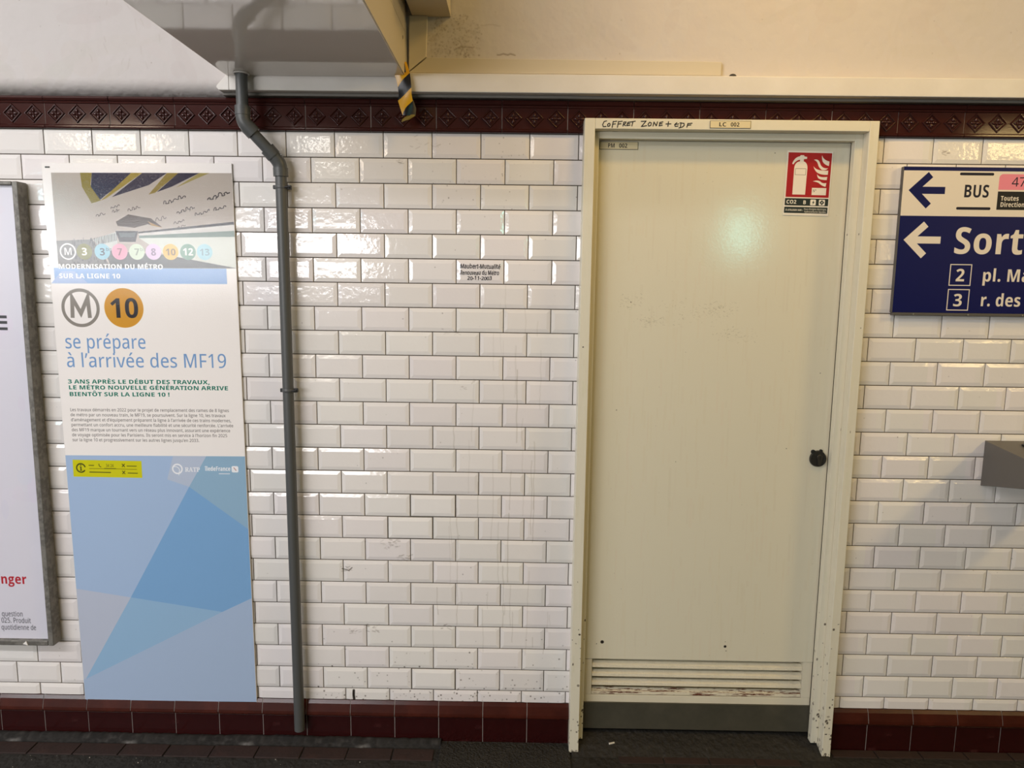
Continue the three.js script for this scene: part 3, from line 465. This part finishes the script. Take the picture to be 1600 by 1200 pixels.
    c.strokeStyle = c.fillStyle = 'rgb(240,242,246)'; c.lineWidth = 8; c.beginPath(); c.arc(620, 1640, 26, 0, 7); c.stroke(); c.lineWidth = 4; c.beginPath(); c.moveTo(594, 1630); c.quadraticCurveTo(624, 1620, 632, 1646); c.lineTo(626, 1676); c.stroke(); fit(c, 'RATP', 662, 1655, 84, 34, 'serif', 'bold'); fit(c, 'îledeFrance', 774, 1650, 142, 34, 'sans-serif', 'bold'); c.beginPath(); c.roundRect(922, 1622, 38, 36, 8); c.fill(); c.fillRect(850, 1664, 62, 4); c.strokeStyle = 'rgb(176,120,110)'; c.beginPath(); c.moveTo(934, 1630); c.lineTo(948, 1648); c.stroke();
  });
  const W2 = 0.5937, H2 = 1.795, root = thing('information_poster', 'tall information poster with blue foot beside the drain pipe', 'poster', [-0.60915, 1.0325, 0.0046]);
  const pm = new THREE.MeshPhysicalMaterial({ map: t, ior: 1.4, roughness: 0.11, bumpMap: (() => { const q = orangePeel.clone(); q.repeat.set(9, 27); q.needsUpdate = true; return q; })(), bumpScale: 0.0002 });
  mesh('backing_board', bx(-W2 / 2, W2 / 2, -H2 / 2, H2 / 2, 0, 0.0038), std({ color: 0xe4dfd8, roughness: 0.4 }), root);
  const f = new THREE.PlaneGeometry(W2 - 0.002, H2 - 0.002); f.translate(0, 0, 0.0041); mesh('printed_sheet', f, pm, root);
  root.rotation.z = 0.008;
}

// ------------------------------------------------------------------ framed advertising panel at the left
{
  const x1 = -0.965, x0 = -2.2, y0 = 0.352, y1 = 1.866, root = thing('advertising_panel', 'framed advertising panel with pale poster left of the information poster', 'billboard', [(x0 + x1) / 2, (y0 + y1) / 2, 0.004]);
  const w = (x1 - x0) / 2, h = (y1 - y0) / 2, rw = 0.019, d = 0.045;
  const al = std({ map: dataTex(256, (i) => { const n = 0.6 * nMid[i] + 0.4 * nFine[i], k = n > 0.52 ? 1 : n > 0.46 ? 0.5 : 0; return [104 + 16 * k + 26 * (nFine[i] - 0.5), 101 + 16 * k + 26 * (nFine[i] - 0.5), 95 + 15 * k + 26 * (nFine[i] - 0.5)]; }, true), roughness: 0.5, metalness: 0.15, bumpMap: plasterBump, bumpScale: 0.001 });
  mesh('frame_rail', uvBox(bx(w - rw, w, -h, h, 0, d, 0.004), 0.3), al, root); mesh('frame_rail', uvBox(bx(-w, -w + rw, -h, h, 0, d, 0.004), 0.3), al, root);
  mesh('frame_rail', uvBox(bx(-w + rw, w - rw, h - 0.012, h, 0, d, 0.004), 0.3), al, root); mesh('frame_rail', uvBox(bx(-w + rw, w - rw, -h, -h + rw, 0, d, 0.004), 0.3), al, root);
  const t = canvas(1024, 1280, (c, cw, ch) => {
    const S = cw / (2 * w - 2 * rw), X = (x) => (x - (x0 + rw)) * S, Y = (y) => (y1 - 0.012 - y) / (2 * h - rw - 0.012) * ch;
    c.fillStyle = 'rgb(214,212,222)'; c.fillRect(0, 0, cw, ch);
    for (let i = 0; i < 120; i++) { c.fillStyle = `rgba(${rr(200, 225)},${rr(200, 222)},${rr(212, 230)},0.15)`; c.beginPath(); c.ellipse(rr(0, cw), rr(0, ch), rr(8, 50), rr(8, 40), 0, 0, 7); c.fill(); }
    c.fillStyle = 'rgb(30,30,34)'; for (const y of [1.454, 1.4365, 1.4165]) c.fillRect(X(-1.075), Y(y), 0.033 * S, 0.0085 * ch / 1.476);
    c.fillStyle = 'rgb(176,24,38)'; fit(c, 'nger', X(-1.136), Y(0.563), 0.088 * S, 40, 'sans-serif', 'bold');
    c.fillStyle = 'rgb(50,50,56)'; fit(c, 'question', X(-1.142), Y(0.449), 0.072 * S, 21); fit(c, '025. Produit', X(-1.145), Y(0.4255), 0.1 * S, 21); fit(c, 'quotidienne de', X(-1.147), Y(0.402), 0.118 * S, 21);
  });
  const g = new THREE.PlaneGeometry(2 * w - 2 * rw, 2 * h - rw - 0.012); g.translate(0, (rw - 0.012) / 2, 0); const p = mesh('poster_sheet', g, std({ map: t, roughness: 0.3 }), root); p.position.z = 0.031;
  mesh('backing_board', bx(-w + rw, w - rw, -h + rw, h - 0.012, 0.004, 0.029), std({ color: 0x8c8a88, roughness: 0.7 }), root);
  const tr = new THREE.Shape(); tr.moveTo(-0.009, -0.004); tr.lineTo(0.008, -0.008); tr.lineTo(0.003, 0.007); tr.closePath(); const cg = new THREE.ExtrudeGeometry(tr, { depth: 0.002, bevelEnabled: false }); cg.translate(0.524, -h + 0.011, d); mesh('paper_scrap', cg, std({ color: 0xe8e4de, roughness: 0.8 }), root);
}

// ------------------------------------------------------------------ direction sign at the right
{
  const w = 1.2, h = 0.444, root = thing('direction_sign', 'blue and white exit direction sign with arrows beside the door', 'sign', [1.7489, 1.4993, 0.004]);
  const t = canvas(2048, 758, (c, cw, ch) => {
    c.scale(cw / 1200, cw / 1200); const cream = 'rgb(232,222,206)', navy = 'rgb(4,14,80)';
    c.fillStyle = cream; c.fillRect(0, 0, 1200, 444); c.fillStyle = navy; c.fillRect(0, 0, 1200, 11); c.fillRect(0, 147, 1200, 300);
    const arrow = (x, y, s, col) => { c.strokeStyle = col; c.lineWidth = 21 * s; c.lineJoin = 'miter'; c.lineCap = 'butt'; c.beginPath(); c.moveTo(x + 63 * s, y - 47 * s); c.lineTo(x + 14 * s, y); c.lineTo(x + 63 * s, y + 47 * s); c.stroke(); c.beginPath(); c.moveTo(x + 16 * s, y); c.lineTo(x + 110 * s, y); c.stroke(); };
    arrow(20, 70, 1, navy); arrow(17, 220, 1.03, cream);
    c.fillStyle = 'rgb(24,26,46)'; c.beginPath(); c.roundRect(171, 16, 104, 8, 4); c.fill(); c.beginPath(); c.roundRect(169, 119, 105, 8, 4); c.fill(); fit(c, 'BUS', 186, 90, 80, 52, 'sans-serif', 'bold');
    c.fillStyle = 'rgb(236,140,158)'; c.beginPath(); c.roundRect(292, 19, 200, 60, [12, 12, 0, 0]); c.fill(); c.fillStyle = 'rgb(28,30,36)'; c.fillRect(292, 71, 200, 55); c.fillStyle = cream; c.fillRect(292, 66, 200, 5);
    c.fillStyle = 'rgb(24,26,46)'; fit(c, '47', 331, 56, 44, 38); c.fillStyle = cream; fit(c, 'Toutes', 302, 98, 56, 20, 'sans-serif', 'bold'); fit(c, 'Directions', 302, 117, 84, 20, 'sans-serif', 'bold');
    c.fillStyle = cream; fit(c, 'Sortie', 170, 261, 316, 112, 'sans-serif', 'bold');
    for (const [y, n] of [[294, '2'], [371, '3']]) { c.strokeStyle = cream; c.lineWidth = 3; c.strokeRect(169, y, 65, 64); fit(c, n, 186, y + 52, 30, 54, 'sans-serif', 'bold'); }
    fit(c, 'pl. Ma', 268, 345, 152, 54, 'sans-serif', 'bold'); fit(c, 'r. des', 270, 422, 128, 54, 'sans-serif', 'bold');
  });
  const sm = new THREE.MeshPhysicalMaterial({ map: t, roughness: 0.35, ior: 1.3 }), edge = std({ color: lin(0.12, 0.115, 0.11), roughness: 0.5, metalness: 0.4 });
  mesh('board', bx(0, w, 0, h, 0, 0.0155), edge, root);
  const g = new THREE.PlaneGeometry(w - 0.001, h - 0.001); g.translate(w / 2, h / 2, 0.0159); mesh('sign_face', g, sm, root);
  mesh('bottom_rail', bx(0.002, w, -0.009, -0.0005, 0, 0.018, 0.001), edge, root);
  for (let k = 0; k < 4; k++) { const s = new THREE.CylinderGeometry(0.0022, 0.0022, 0.002, 10); s.rotateX(Math.PI / 2); s.translate(0.065 + 0.17 * k, -0.0047, 0.019); mesh('screw', s, steelMat, root); }
}

// ------------------------------------------------------------------ grey plastic drain pipe
{
  const root = thing('drain_pipe', 'grey plastic drain pipe with two elbows running down the tiles', 'pipe', [-0.151, 0.058, 0.036]);
  const O = new THREE.Vector3(-0.151, 0.058, 0.036), v = (x, y, z) => new THREE.Vector3(x, y, z).sub(O);
  const R = 0.0172, S = 0.0222;
  const tube = (pts, r, seg = 24, cap = true) => { const cv = pts.length === 2 ? new THREE.LineCurve3(...pts) : new THREE.CatmullRomCurve3(pts); return new THREE.TubeGeometry(cv, pts.length === 2 ? 1 : seg, r, 28, false); };
  const A0 = v(-0.2495, 2.1788, 0.086), A1 = v(-0.2495, 2.075, 0.086), B0 = v(-0.2495, 2.055, 0.085), D0 = v(-0.236, 2.022, 0.08), D1 = v(-0.178, 1.955, 0.052), E0 = v(-0.162, 1.93, 0.042), E1 = v(-0.1575, 1.905, 0.038), Z = v(-0.151, 0.058, 0.036);
  mesh('upper_pipe', tube([A0, A1], R), pvcMat, root);
  const mid = (a, b, t) => a.clone().lerp(b, t);
  const sock = (a, b, r = S) => { const d = b.clone().sub(a), g = new THREE.CylinderGeometry(r, r, d.length(), 30); g.applyQuaternion(new THREE.Quaternion().setFromUnitVectors(new THREE.Vector3(0, 1, 0), d.clone().normalize())); const m = a.clone().add(b).multiplyScalar(0.5); g.translate(m.x, m.y, m.z); return g; };
  mesh('elbow', clean([sock(v(-0.2495, 2.084, 0.086), v(-0.2495, 2.058, 0.086)), tube([v(-0.2495, 2.06, 0.086), v(-0.2487, 2.047, 0.0855), v(-0.245, 2.036, 0.084), v(-0.238, 2.026, 0.081)], S * 0.93, 14), sock(v(-0.2405, 2.029, 0.0822), v(-0.222, 2.008, 0.0738))]), pvcMat, root);
  mesh('offset_pipe', tube([D0, D1], R), pvcMat, root);
  mesh('elbow', clean([sock(v(-0.190, 1.969, 0.0582), v(-0.1725, 1.9475, 0.0495)), tube([v(-0.174, 1.9495, 0.0502), v(-0.165, 1.9375, 0.0455), v(-0.159, 1.925, 0.0415), v(-0.1575, 1.912, 0.039)], S * 0.93, 14), sock(v(-0.1575, 1.915, 0.039), v(-0.1573, 1.89, 0.038))]), pvcMat, root);
  const low = new THREE.TubeGeometry(new THREE.LineCurve3(v(-0.1573, 1.9, 0.038), Z), 1, R, 28, false), inner = new THREE.TubeGeometry(new THREE.LineCurve3(v(-0.1512, 0.16, 0.0362), Z), 1, R - 0.002, 28, false);
  mesh('lower_pipe', clean([low, inner]), std({ color: lin(0.082, 0.085, 0.083), roughness: 0.42, side: THREE.DoubleSide }), root);
  const ring = new THREE.TorusGeometry(R + 0.003, 0.003, 8, 28); ring.rotateX(Math.PI / 2); ring.translate(A0.x, A0.y - 0.003, A0.z); mesh('sealant_ring', ring, std({ color: lin(0.5, 0.48, 0.44), roughness: 0.8 }), root);
  for (const [y, x] of [[1.858, -0.157], [1.228, -0.1545]]) {
    const cl = new THREE.Group(); cl.name = 'clamp'; cl.position.copy(v(x, y, 0.037)); root.add(cl);
    const band = new THREE.TorusGeometry(R + 0.0012, 0.0012, 6, 32); band.scale(1, 1, 5); band.rotateX(Math.PI / 2); mesh('band', band, pvcMat, cl);
    mesh('ear', bx(0.016, 0.030, -0.0065, 0.0065, -0.009, 0.004, 0.002), blackMat, cl); mesh('ear', bx(-0.0255, -0.017, -0.006, 0.006, -0.006, 0.004, 0.002), blackMat, cl);
    const bolt = new THREE.CylinderGeometry(0.003, 0.003, 0.022, 10); bolt.rotateZ(Math.PI / 2); bolt.translate(0.016, 0, 0.011); mesh('bolt', bolt, blackMat, cl);
    const stud = new THREE.CylinderGeometry(0.004, 0.004, 0.03, 10); stud.rotateX(Math.PI / 2); stud.translate(0, 0, -0.027); mesh('stud', stud, blackMat, cl);
  }
}

// ------------------------------------------------------------------ trunking, duct casing and boards above the frieze
{
  const tk = thing('cable_trunking', 'long white painted cable trunking above the brown frieze', 'trunking', [0, 0, 0]);
  mesh('channel', uvBox(bx(-0.3, 4, 2.1376, 2.192, 0.0005, 0.055, 0.003), 0.5), whitePaint, tk);
  const end = new THREE.Shape(); end.moveTo(-0.3, 2.1376); end.lineTo(-0.3, 2.19); end.lineTo(-0.311, 2.1785); end.lineTo(-0.336, 2.152); end.lineTo(-0.339, 2.1455); end.lineTo(-0.331, 2.1376); end.closePath();
  const eg = new THREE.ExtrudeGeometry(end, { depth: 0.05, bevelEnabled: true, bevelSize: 0.002, bevelThickness: 0.002, bevelOffset: -0.002, bevelSegments: 2 }); eg.translate(0, 0, 0.003); mesh('end_piece', uvBox(eg, 0.5), whitePaint, tk).userData.label = 'bevelled left end of the trunking';
  mesh('under_strip', uvBox(bx(-0.33, 4, 2.1285, 2.1372, 0.0005, 0.03, 0.002), 0.5), std({ color: lin(0.2, 0.185, 0.165), roughness: 0.8, bumpMap: plasterBump, bumpScale: 0.004 }), tk).userData.label = 'dark grey strip under the trunking';  // dark grey strip filling the gap between frieze and trunking
  const kn = new THREE.SphereGeometry(0.0105, 20, 10, 0, Math.PI * 2, 0, Math.PI / 2); kn.scale(1.1, 0.8, 1); kn.translate(1.205, 2.192, 0.044); mesh('cable_gland', kn, blackMat, tk).userData.label = 'black rubber knob on the trunking';

  const X0 = -0.305, X1 = 0.227, dk = thing('duct_casing', 'large glossy grey boxed duct casing over the drain pipe', 'duct', [(X0 + X1) / 2, 2.179, 0]);
  const hw = (X1 - X0) / 2, prof = [[0.0568, 0], [0.74, 0], [0.74, 0.72], [0.25, 0.72], [0.12, 0.52], [0.05, 0.37], [0.012, 0.215], [0.004, 0.12], [0.004, 0.0145], [0.0568, 0.0145]];
  mesh('casing', uvBox(sweepX(prof, -hw, hw, 0.0012)), ductMat, dk);
  mesh('side_panel', uvBox(bx(hw + 0.0002, hw + 0.003, 0.002, 0.125, 0.062, 0.735), 0.5), beigeMat, dk).userData.label = 'beige lower side sheet';
  mesh('side_panel', uvBox(sweepX([[0.062, 0.1262], [0.735, 0.1262], [0.735, 0.6], [0.2, 0.6], [0.13, 0.5], [0.062, 0.36]], hw + 0.0002, hw + 0.003), 0.5), beigeMat, dk).userData.label = 'beige upper side sheet';
  mesh('side_panel', uvBox(sweepX([[0.062, 0.002], [0.735, 0.002], [0.735, 0.6], [0.2, 0.6], [0.13, 0.5], [0.062, 0.36]], -hw - 0.003, -hw - 0.0002), 0.5), beigeMat, dk);
  const hole = new THREE.SphereGeometry(0.004, 10, 8); hole.scale(0.25, 1.5, 1); hole.translate(hw + 0.003, 0.098, 0.1); mesh('latch_hole', hole, blackMat, dk);

  const sd = thing('small_duct', 'small beige duct box high beside the large casing', 'duct', [0.305, 2.367, 0.15]);
  mesh('box', uvBox(sweepX([[-0.144, 0], [0.16, 0], [0.16, 0.45], [0.03, 0.45], [-0.065, 0.283], [-0.12, 0.133]], -0.06, 0.055), 0.5), beigeMat, sd);

  const brd = thing('cover_boards', 'mitred beige cover boards on the vault above the trunking', 'board', [0, 0, 0]);
  const hz = new THREE.Shape(); hz.moveTo(0.233, 2.2035); hz.lineTo(1.1785, 2.2035); hz.lineTo(1.1785, 2.243); hz.lineTo(0.289, 2.247); hz.closePath();
  const hg = new THREE.ExtrudeGeometry(hz, { depth: 0.012, bevelEnabled: true, bevelSize: 0.001, bevelThickness: 0.001, bevelOffset: -0.001, bevelSegments: 1 }); hg.translate(0, 0, 0.0015); mesh('horizontal_board', uvBox(hg, 0.5), beigeMat, brd);
  const vt = new THREE.Shape(); vt.moveTo(0.2345, 2.2085); vt.lineTo(0.2865, 2.2495); vt.lineTo(0.291, 2.366); vt.lineTo(0.2365, 2.3665); vt.closePath();
  const vg = new THREE.ExtrudeGeometry(vt, { depth: 0.013, bevelEnabled: true, bevelSize: 0.001, bevelThickness: 0.001, bevelOffset: -0.001, bevelSegments: 1 }); vg.translate(0, 0, 0.0025); mesh('upright_board', uvBox(vg, 0.5), beigeMat, brd);
}
// plaster patch left of the trunking end
// ------------------------------------------------------------------ hazard tape hanging from the casing's corner
{
  const tp = thing('hazard_tape', 'twisted strip of yellow and black hazard tape hanging from the casing', 'tape', [0.2215, 2.213, 0.066]);
  const t = canvas(256, 1024, (c, w, h) => { c.fillStyle = 'rgb(222,168,20)'; c.fillRect(0, 0, w, h); c.fillStyle = 'rgb(22,22,26)'; for (let y = -600; y < h + 400; y += 390) { c.beginPath(); c.moveTo(0, y + 190); c.lineTo(w, y); c.lineTo(w, y + 200); c.lineTo(0, y + 390); c.closePath(); c.fill(); } });
  const tm = std({ map: t, roughness: 0.28, side: THREE.DoubleSide });
  // rows: y, left x, left z, right x, right z
  const ribbon = (rows, v0, v1) => {
    const P = [], UV = [], I = [], n = 5; rows.forEach((r, i) => { for (let k = 0; k <= n; k++) { const s = k / n, b = Math.sin(Math.PI * s); P.push(r[1] + (r[3] - r[1]) * s, r[0] + (r[5] || 0) * (s - 0.5), r[2] + (r[4] - r[2]) * s + 0.004 * b * (i % 2 ? 1 : 0.3)); UV.push(s, v0 + (v1 - v0) * i / (rows.length - 1)); } });
    for (let i = 0; i < rows.length - 1; i++) for (let k = 0; k < n; k++) { const a = i * (n + 1) + k, b = a + n + 1; I.push(a, b, a + 1, a + 1, b, b + 1); }
    const g = new THREE.BufferGeometry(); g.setAttribute('position', new THREE.Float32BufferAttribute(P, 3)); g.setAttribute('uv', new THREE.Float32BufferAttribute(UV, 2)); g.setIndex(I); g.computeVertexNormals(); return g;
  };
  const T = (py, l, r, zl, zr, t) => [-(py - 104.5) * 0.0019, (l - 627) * 0.00196, zl, (r - 627) * 0.00196, zr, t];
  mesh('strip', ribbon([T(103, 607.5, 634, 0.016, 0.002, 0.006), T(111, 612, 637, 0.013, 0.004), T(120, 615.5, 639.5, 0.010, 0.006), T(130, 619, 641, 0.006, 0.011), T(141, 621, 642, 0.003, 0.013), T(151, 622, 642, 0.003, 0.010), T(160, 621, 643.5, 0.006, 0.006), T(170, 624, 643, 0.007, 0.003), T(182, 628, 639, 0.007, 0.004)], 0.995, 0.26), tm, tp);
  mesh('torn_flap', ribbon([T(118, 624, 634, 0.013, 0.008), T(106, 622, 632, 0.016, 0.010), T(92, 623, 626, 0.015, 0.011)], 0.62, 0.74), tm, tp);
  mesh('edge_curl', ribbon([T(158, 641, 644, 0.003, -0.001), T(170, 641, 648, 0.002, -0.003), T(182, 637, 647, 0.003, -0.002)], 0.5, 0.56), blackMat, tp);
  mesh('folded_end', ribbon([T(180, 637, 646, 0.002, 0.0), T(185, 627, 646, 0.004, 0.001, 0.01), T(190, 626, 638, 0.006, 0.003, 0.008)], 0.2, 0.32), std({ color: lin(0.22, 0.16, 0.03), roughness: 0.4, side: THREE.DoubleSide }), tp);
}

// ------------------------------------------------------------------ grey wall box at the right
{
  const root = thing('wall_box', 'dark grey metal box bracketed on the white tiles under the sign', 'box', [2.0905, 0.9405, 0.004]);
  const gm = std({ color: lin(0.125, 0.117, 0.108), roughness: 0.5 });
  mesh('housing', uvBox(sweepX([[0, 0], [0.19, 0.0425], [0.232, 0.058], [0.24, 0.068], [0.24, 0.118], [0.232, 0.13], [0, 0.1497]], 0, 0.27, 0.0015)), gm, root);
  const b = new THREE.CylinderGeometry(0.019, 0.019, 0.006, 28); b.translate(0.098, 0.148, 0.062); mesh('button_rim', b, blackMat, root);
  const k = new THREE.CylinderGeometry(0.012, 0.013, 0.006, 28); k.translate(0.098, 0.152, 0.062); mesh('button', k, steelMat, root);
  mesh('front_slot', bx(0.05, 0.22, 0.085, 0.1, 0.2395, 0.2425), blackMat, root);
}

// ------------------------------------------------------------------ small litter by the wall
{
  const scrap = new THREE.CylinderGeometry(0.0032, 0.0032, 0.02, 10); scrap.rotateZ(1.2); const m = mesh('cigarette_butt', scrap, std({ color: 0xd8d2c6, roughness: 0.8 })); m.position.set(0.915, 0.0215, 0.026); m.rotation.set(0, 0.5, 0.25); m.userData = { label: 'white cigarette butt lying on the threshold of the door', category: 'litter' };
  const g = new THREE.TetrahedronGeometry(0.0022, 0), im = new THREE.InstancedMesh(g, std({ color: 0xb9b2a4, roughness: 0.9 }), 150), M = new THREE.Matrix4(), q = new THREE.Quaternion();
  for (let i = 0; i < 150; i++) { const x = rr(-1.1, 2.4), z = rr(0.11, 0.3); q.setFromEuler(new THREE.Euler(rr(0, 6), rr(0, 6), rr(0, 6))); const s = rr(0.4, 1.3); M.compose(new THREE.Vector3(x, x > 0.34 && x < 0.76 ? 0.0102 : 0.0014, z), q, new THREE.Vector3(s, s * 0.7, s)); im.setMatrixAt(i, M); }
  im.name = 'floor_crumbs'; im.userData = { kind: 'stuff', label: 'scattered pale crumbs of grit on the asphalt', category: 'grit' }; scene.add(im);
}

// ------------------------------------------------------------------ lamps of the hall (behind and above the viewer)
const lampBody = std({ color: lin(0.5, 0.49, 0.47), roughness: 0.5 });
function stripLamp(name, label, cx, y, z, len, wd, col, L, group, towards = [cx, 1.2, 0]) {
  const root = thing(name, label, 'lamp', [cx, y, z], group), tgt = new THREE.Vector3(...towards), dir = tgt.clone().sub(root.position).normalize();
  const fix = new THREE.Group(); fix.name = 'fixture'; root.add(fix); fix.quaternion.setFromUnitVectors(new THREE.Vector3(0, 0, 1), dir);
  mesh('housing', bx(-len / 2 - 0.03, len / 2 + 0.03, -wd / 2 - 0.02, wd / 2 + 0.02, -0.1, -0.012, 0.01), lampBody, fix);
  mesh('diffuser', bx(-len / 2, len / 2, -wd / 2, wd / 2, -0.012, -0.006), std({ color: 0xffffff, emissive: lin(...col), emissiveIntensity: 1.2, roughness: 0.6 }), fix);
  const l = new THREE.RectAreaLight(lin(...col), L, len, wd); l.position.copy(root.position).addScaledVector(dir, 0.004); l.lookAt(l.position.clone().add(dir)); l.name = name + '_glow'; l.castShadow = true; scene.add(l);
  const top = VY + VB * Math.sqrt(Math.max(0, 1 - ((z - VZ) / VA) ** 2)) - y;
  if (top > 0.12) for (const s of [-1, 1]) { const rod = new THREE.CylinderGeometry(0.008, 0.008, top - 0.03, 8); rod.translate(s * len * 0.35, (top + 0.03) / 2 , 0.03); mesh('hanger', rod, lampBody, root); }
  return root;
}
for (let k = 0; k < 3; k++) stripLamp('strip_lamp', 'long white strip lamp hung over the platform', -4.75 + 1.62 * k, 3.3, 3.0, 1.56, 0.2, COOL, L_COOL, 'white strip lamps');
stripLamp('far_lamp', 'short pale amber lamp hung near the cyan screen across', -3.72, 3.07, 5.5, 1.0, 0.22, [1, 0.8, 0.6], L_FAR);
stripLamp('far_lamp', 'very short pale lamp hung before the backlit panels', -1.55, 3.05, 5.5, 0.42, 0.2, [1, 0.93, 0.84], L_FAR);
stripLamp('far_lamp', 'short deep amber lamp hung before the amber panel', 5.8, 3.1, 5.5, 1.0, 0.22, WARM, L_FAR);
stripLamp('vault_lamp', 'warm lamp close under the vault above the door', 1.35, 3.0, 0.85, 0.5, 0.12, AMBER, L_NEAR, undefined, [1.45, 2.3, 0]);
stripLamp('side_lamp', 'small warm lamp past the direction sign', 4.0, 3.0, 1.5, 0.5, 0.2, WARM, L_SIDE, undefined, [2.0, 1.0, 0]);
function backlit(name, label, cat, x0, x1, y0, y1, col, L, group) {
  const FZ = 6.4995;
  const root = thing(name, label, cat, [(x0 + x1) / 2, (y0 + y1) / 2, FZ], group), w = x1 - x0, h = y1 - y0;
  mesh('cabinet', bx(-w / 2 - 0.04, w / 2 + 0.04, -h / 2 - 0.04, h / 2 + 0.04, -0.1, -0.0005, 0.01), blackMat, root);
  mesh('lit_face', bx(-w / 2, w / 2, -h / 2, h / 2, -0.106, -0.101), std({ color: 0xffffff, emissive: lin(...col), emissiveIntensity: 1.2, roughness: 0.4 }), root);
  const l = new THREE.RectAreaLight(lin(...col), L, w, h); l.position.set((x0 + x1) / 2, (y0 + y1) / 2, FZ - 0.115); l.lookAt((x0 + x1) / 2, (y0 + y1) / 2, 0); l.name = name + '_glow'; l.castShadow = true; scene.add(l);
}
for (let k = 0; k < 3; k++) backlit('backlit_panel', 'wide white backlit panel on the wall across', 'light panel', -5.865 + 1.6 * k, -5.865 + 1.6 * k + 1.505, 1.614, 2.314, COOL, L_PANEL, 'backlit panels across the hall');
backlit('information_screen', 'cyan information screen above the backlit panels across', 'screen', -5.282, -4.788, 2.422, 2.601, [0.5, 0.9, 1], 18);
backlit('information_screen', 'small upright cyan screen on the wall across', 'screen', 3.093, 3.326, 2.0, 2.476, [0.3, 1, 0.9], 16);

backlit('amber_panel', 'long amber backlit panel on the wall across', 'light panel', 5.086, 6.881, 1.973, 2.17, WARM, 10);

renderer.render(scene, camera);
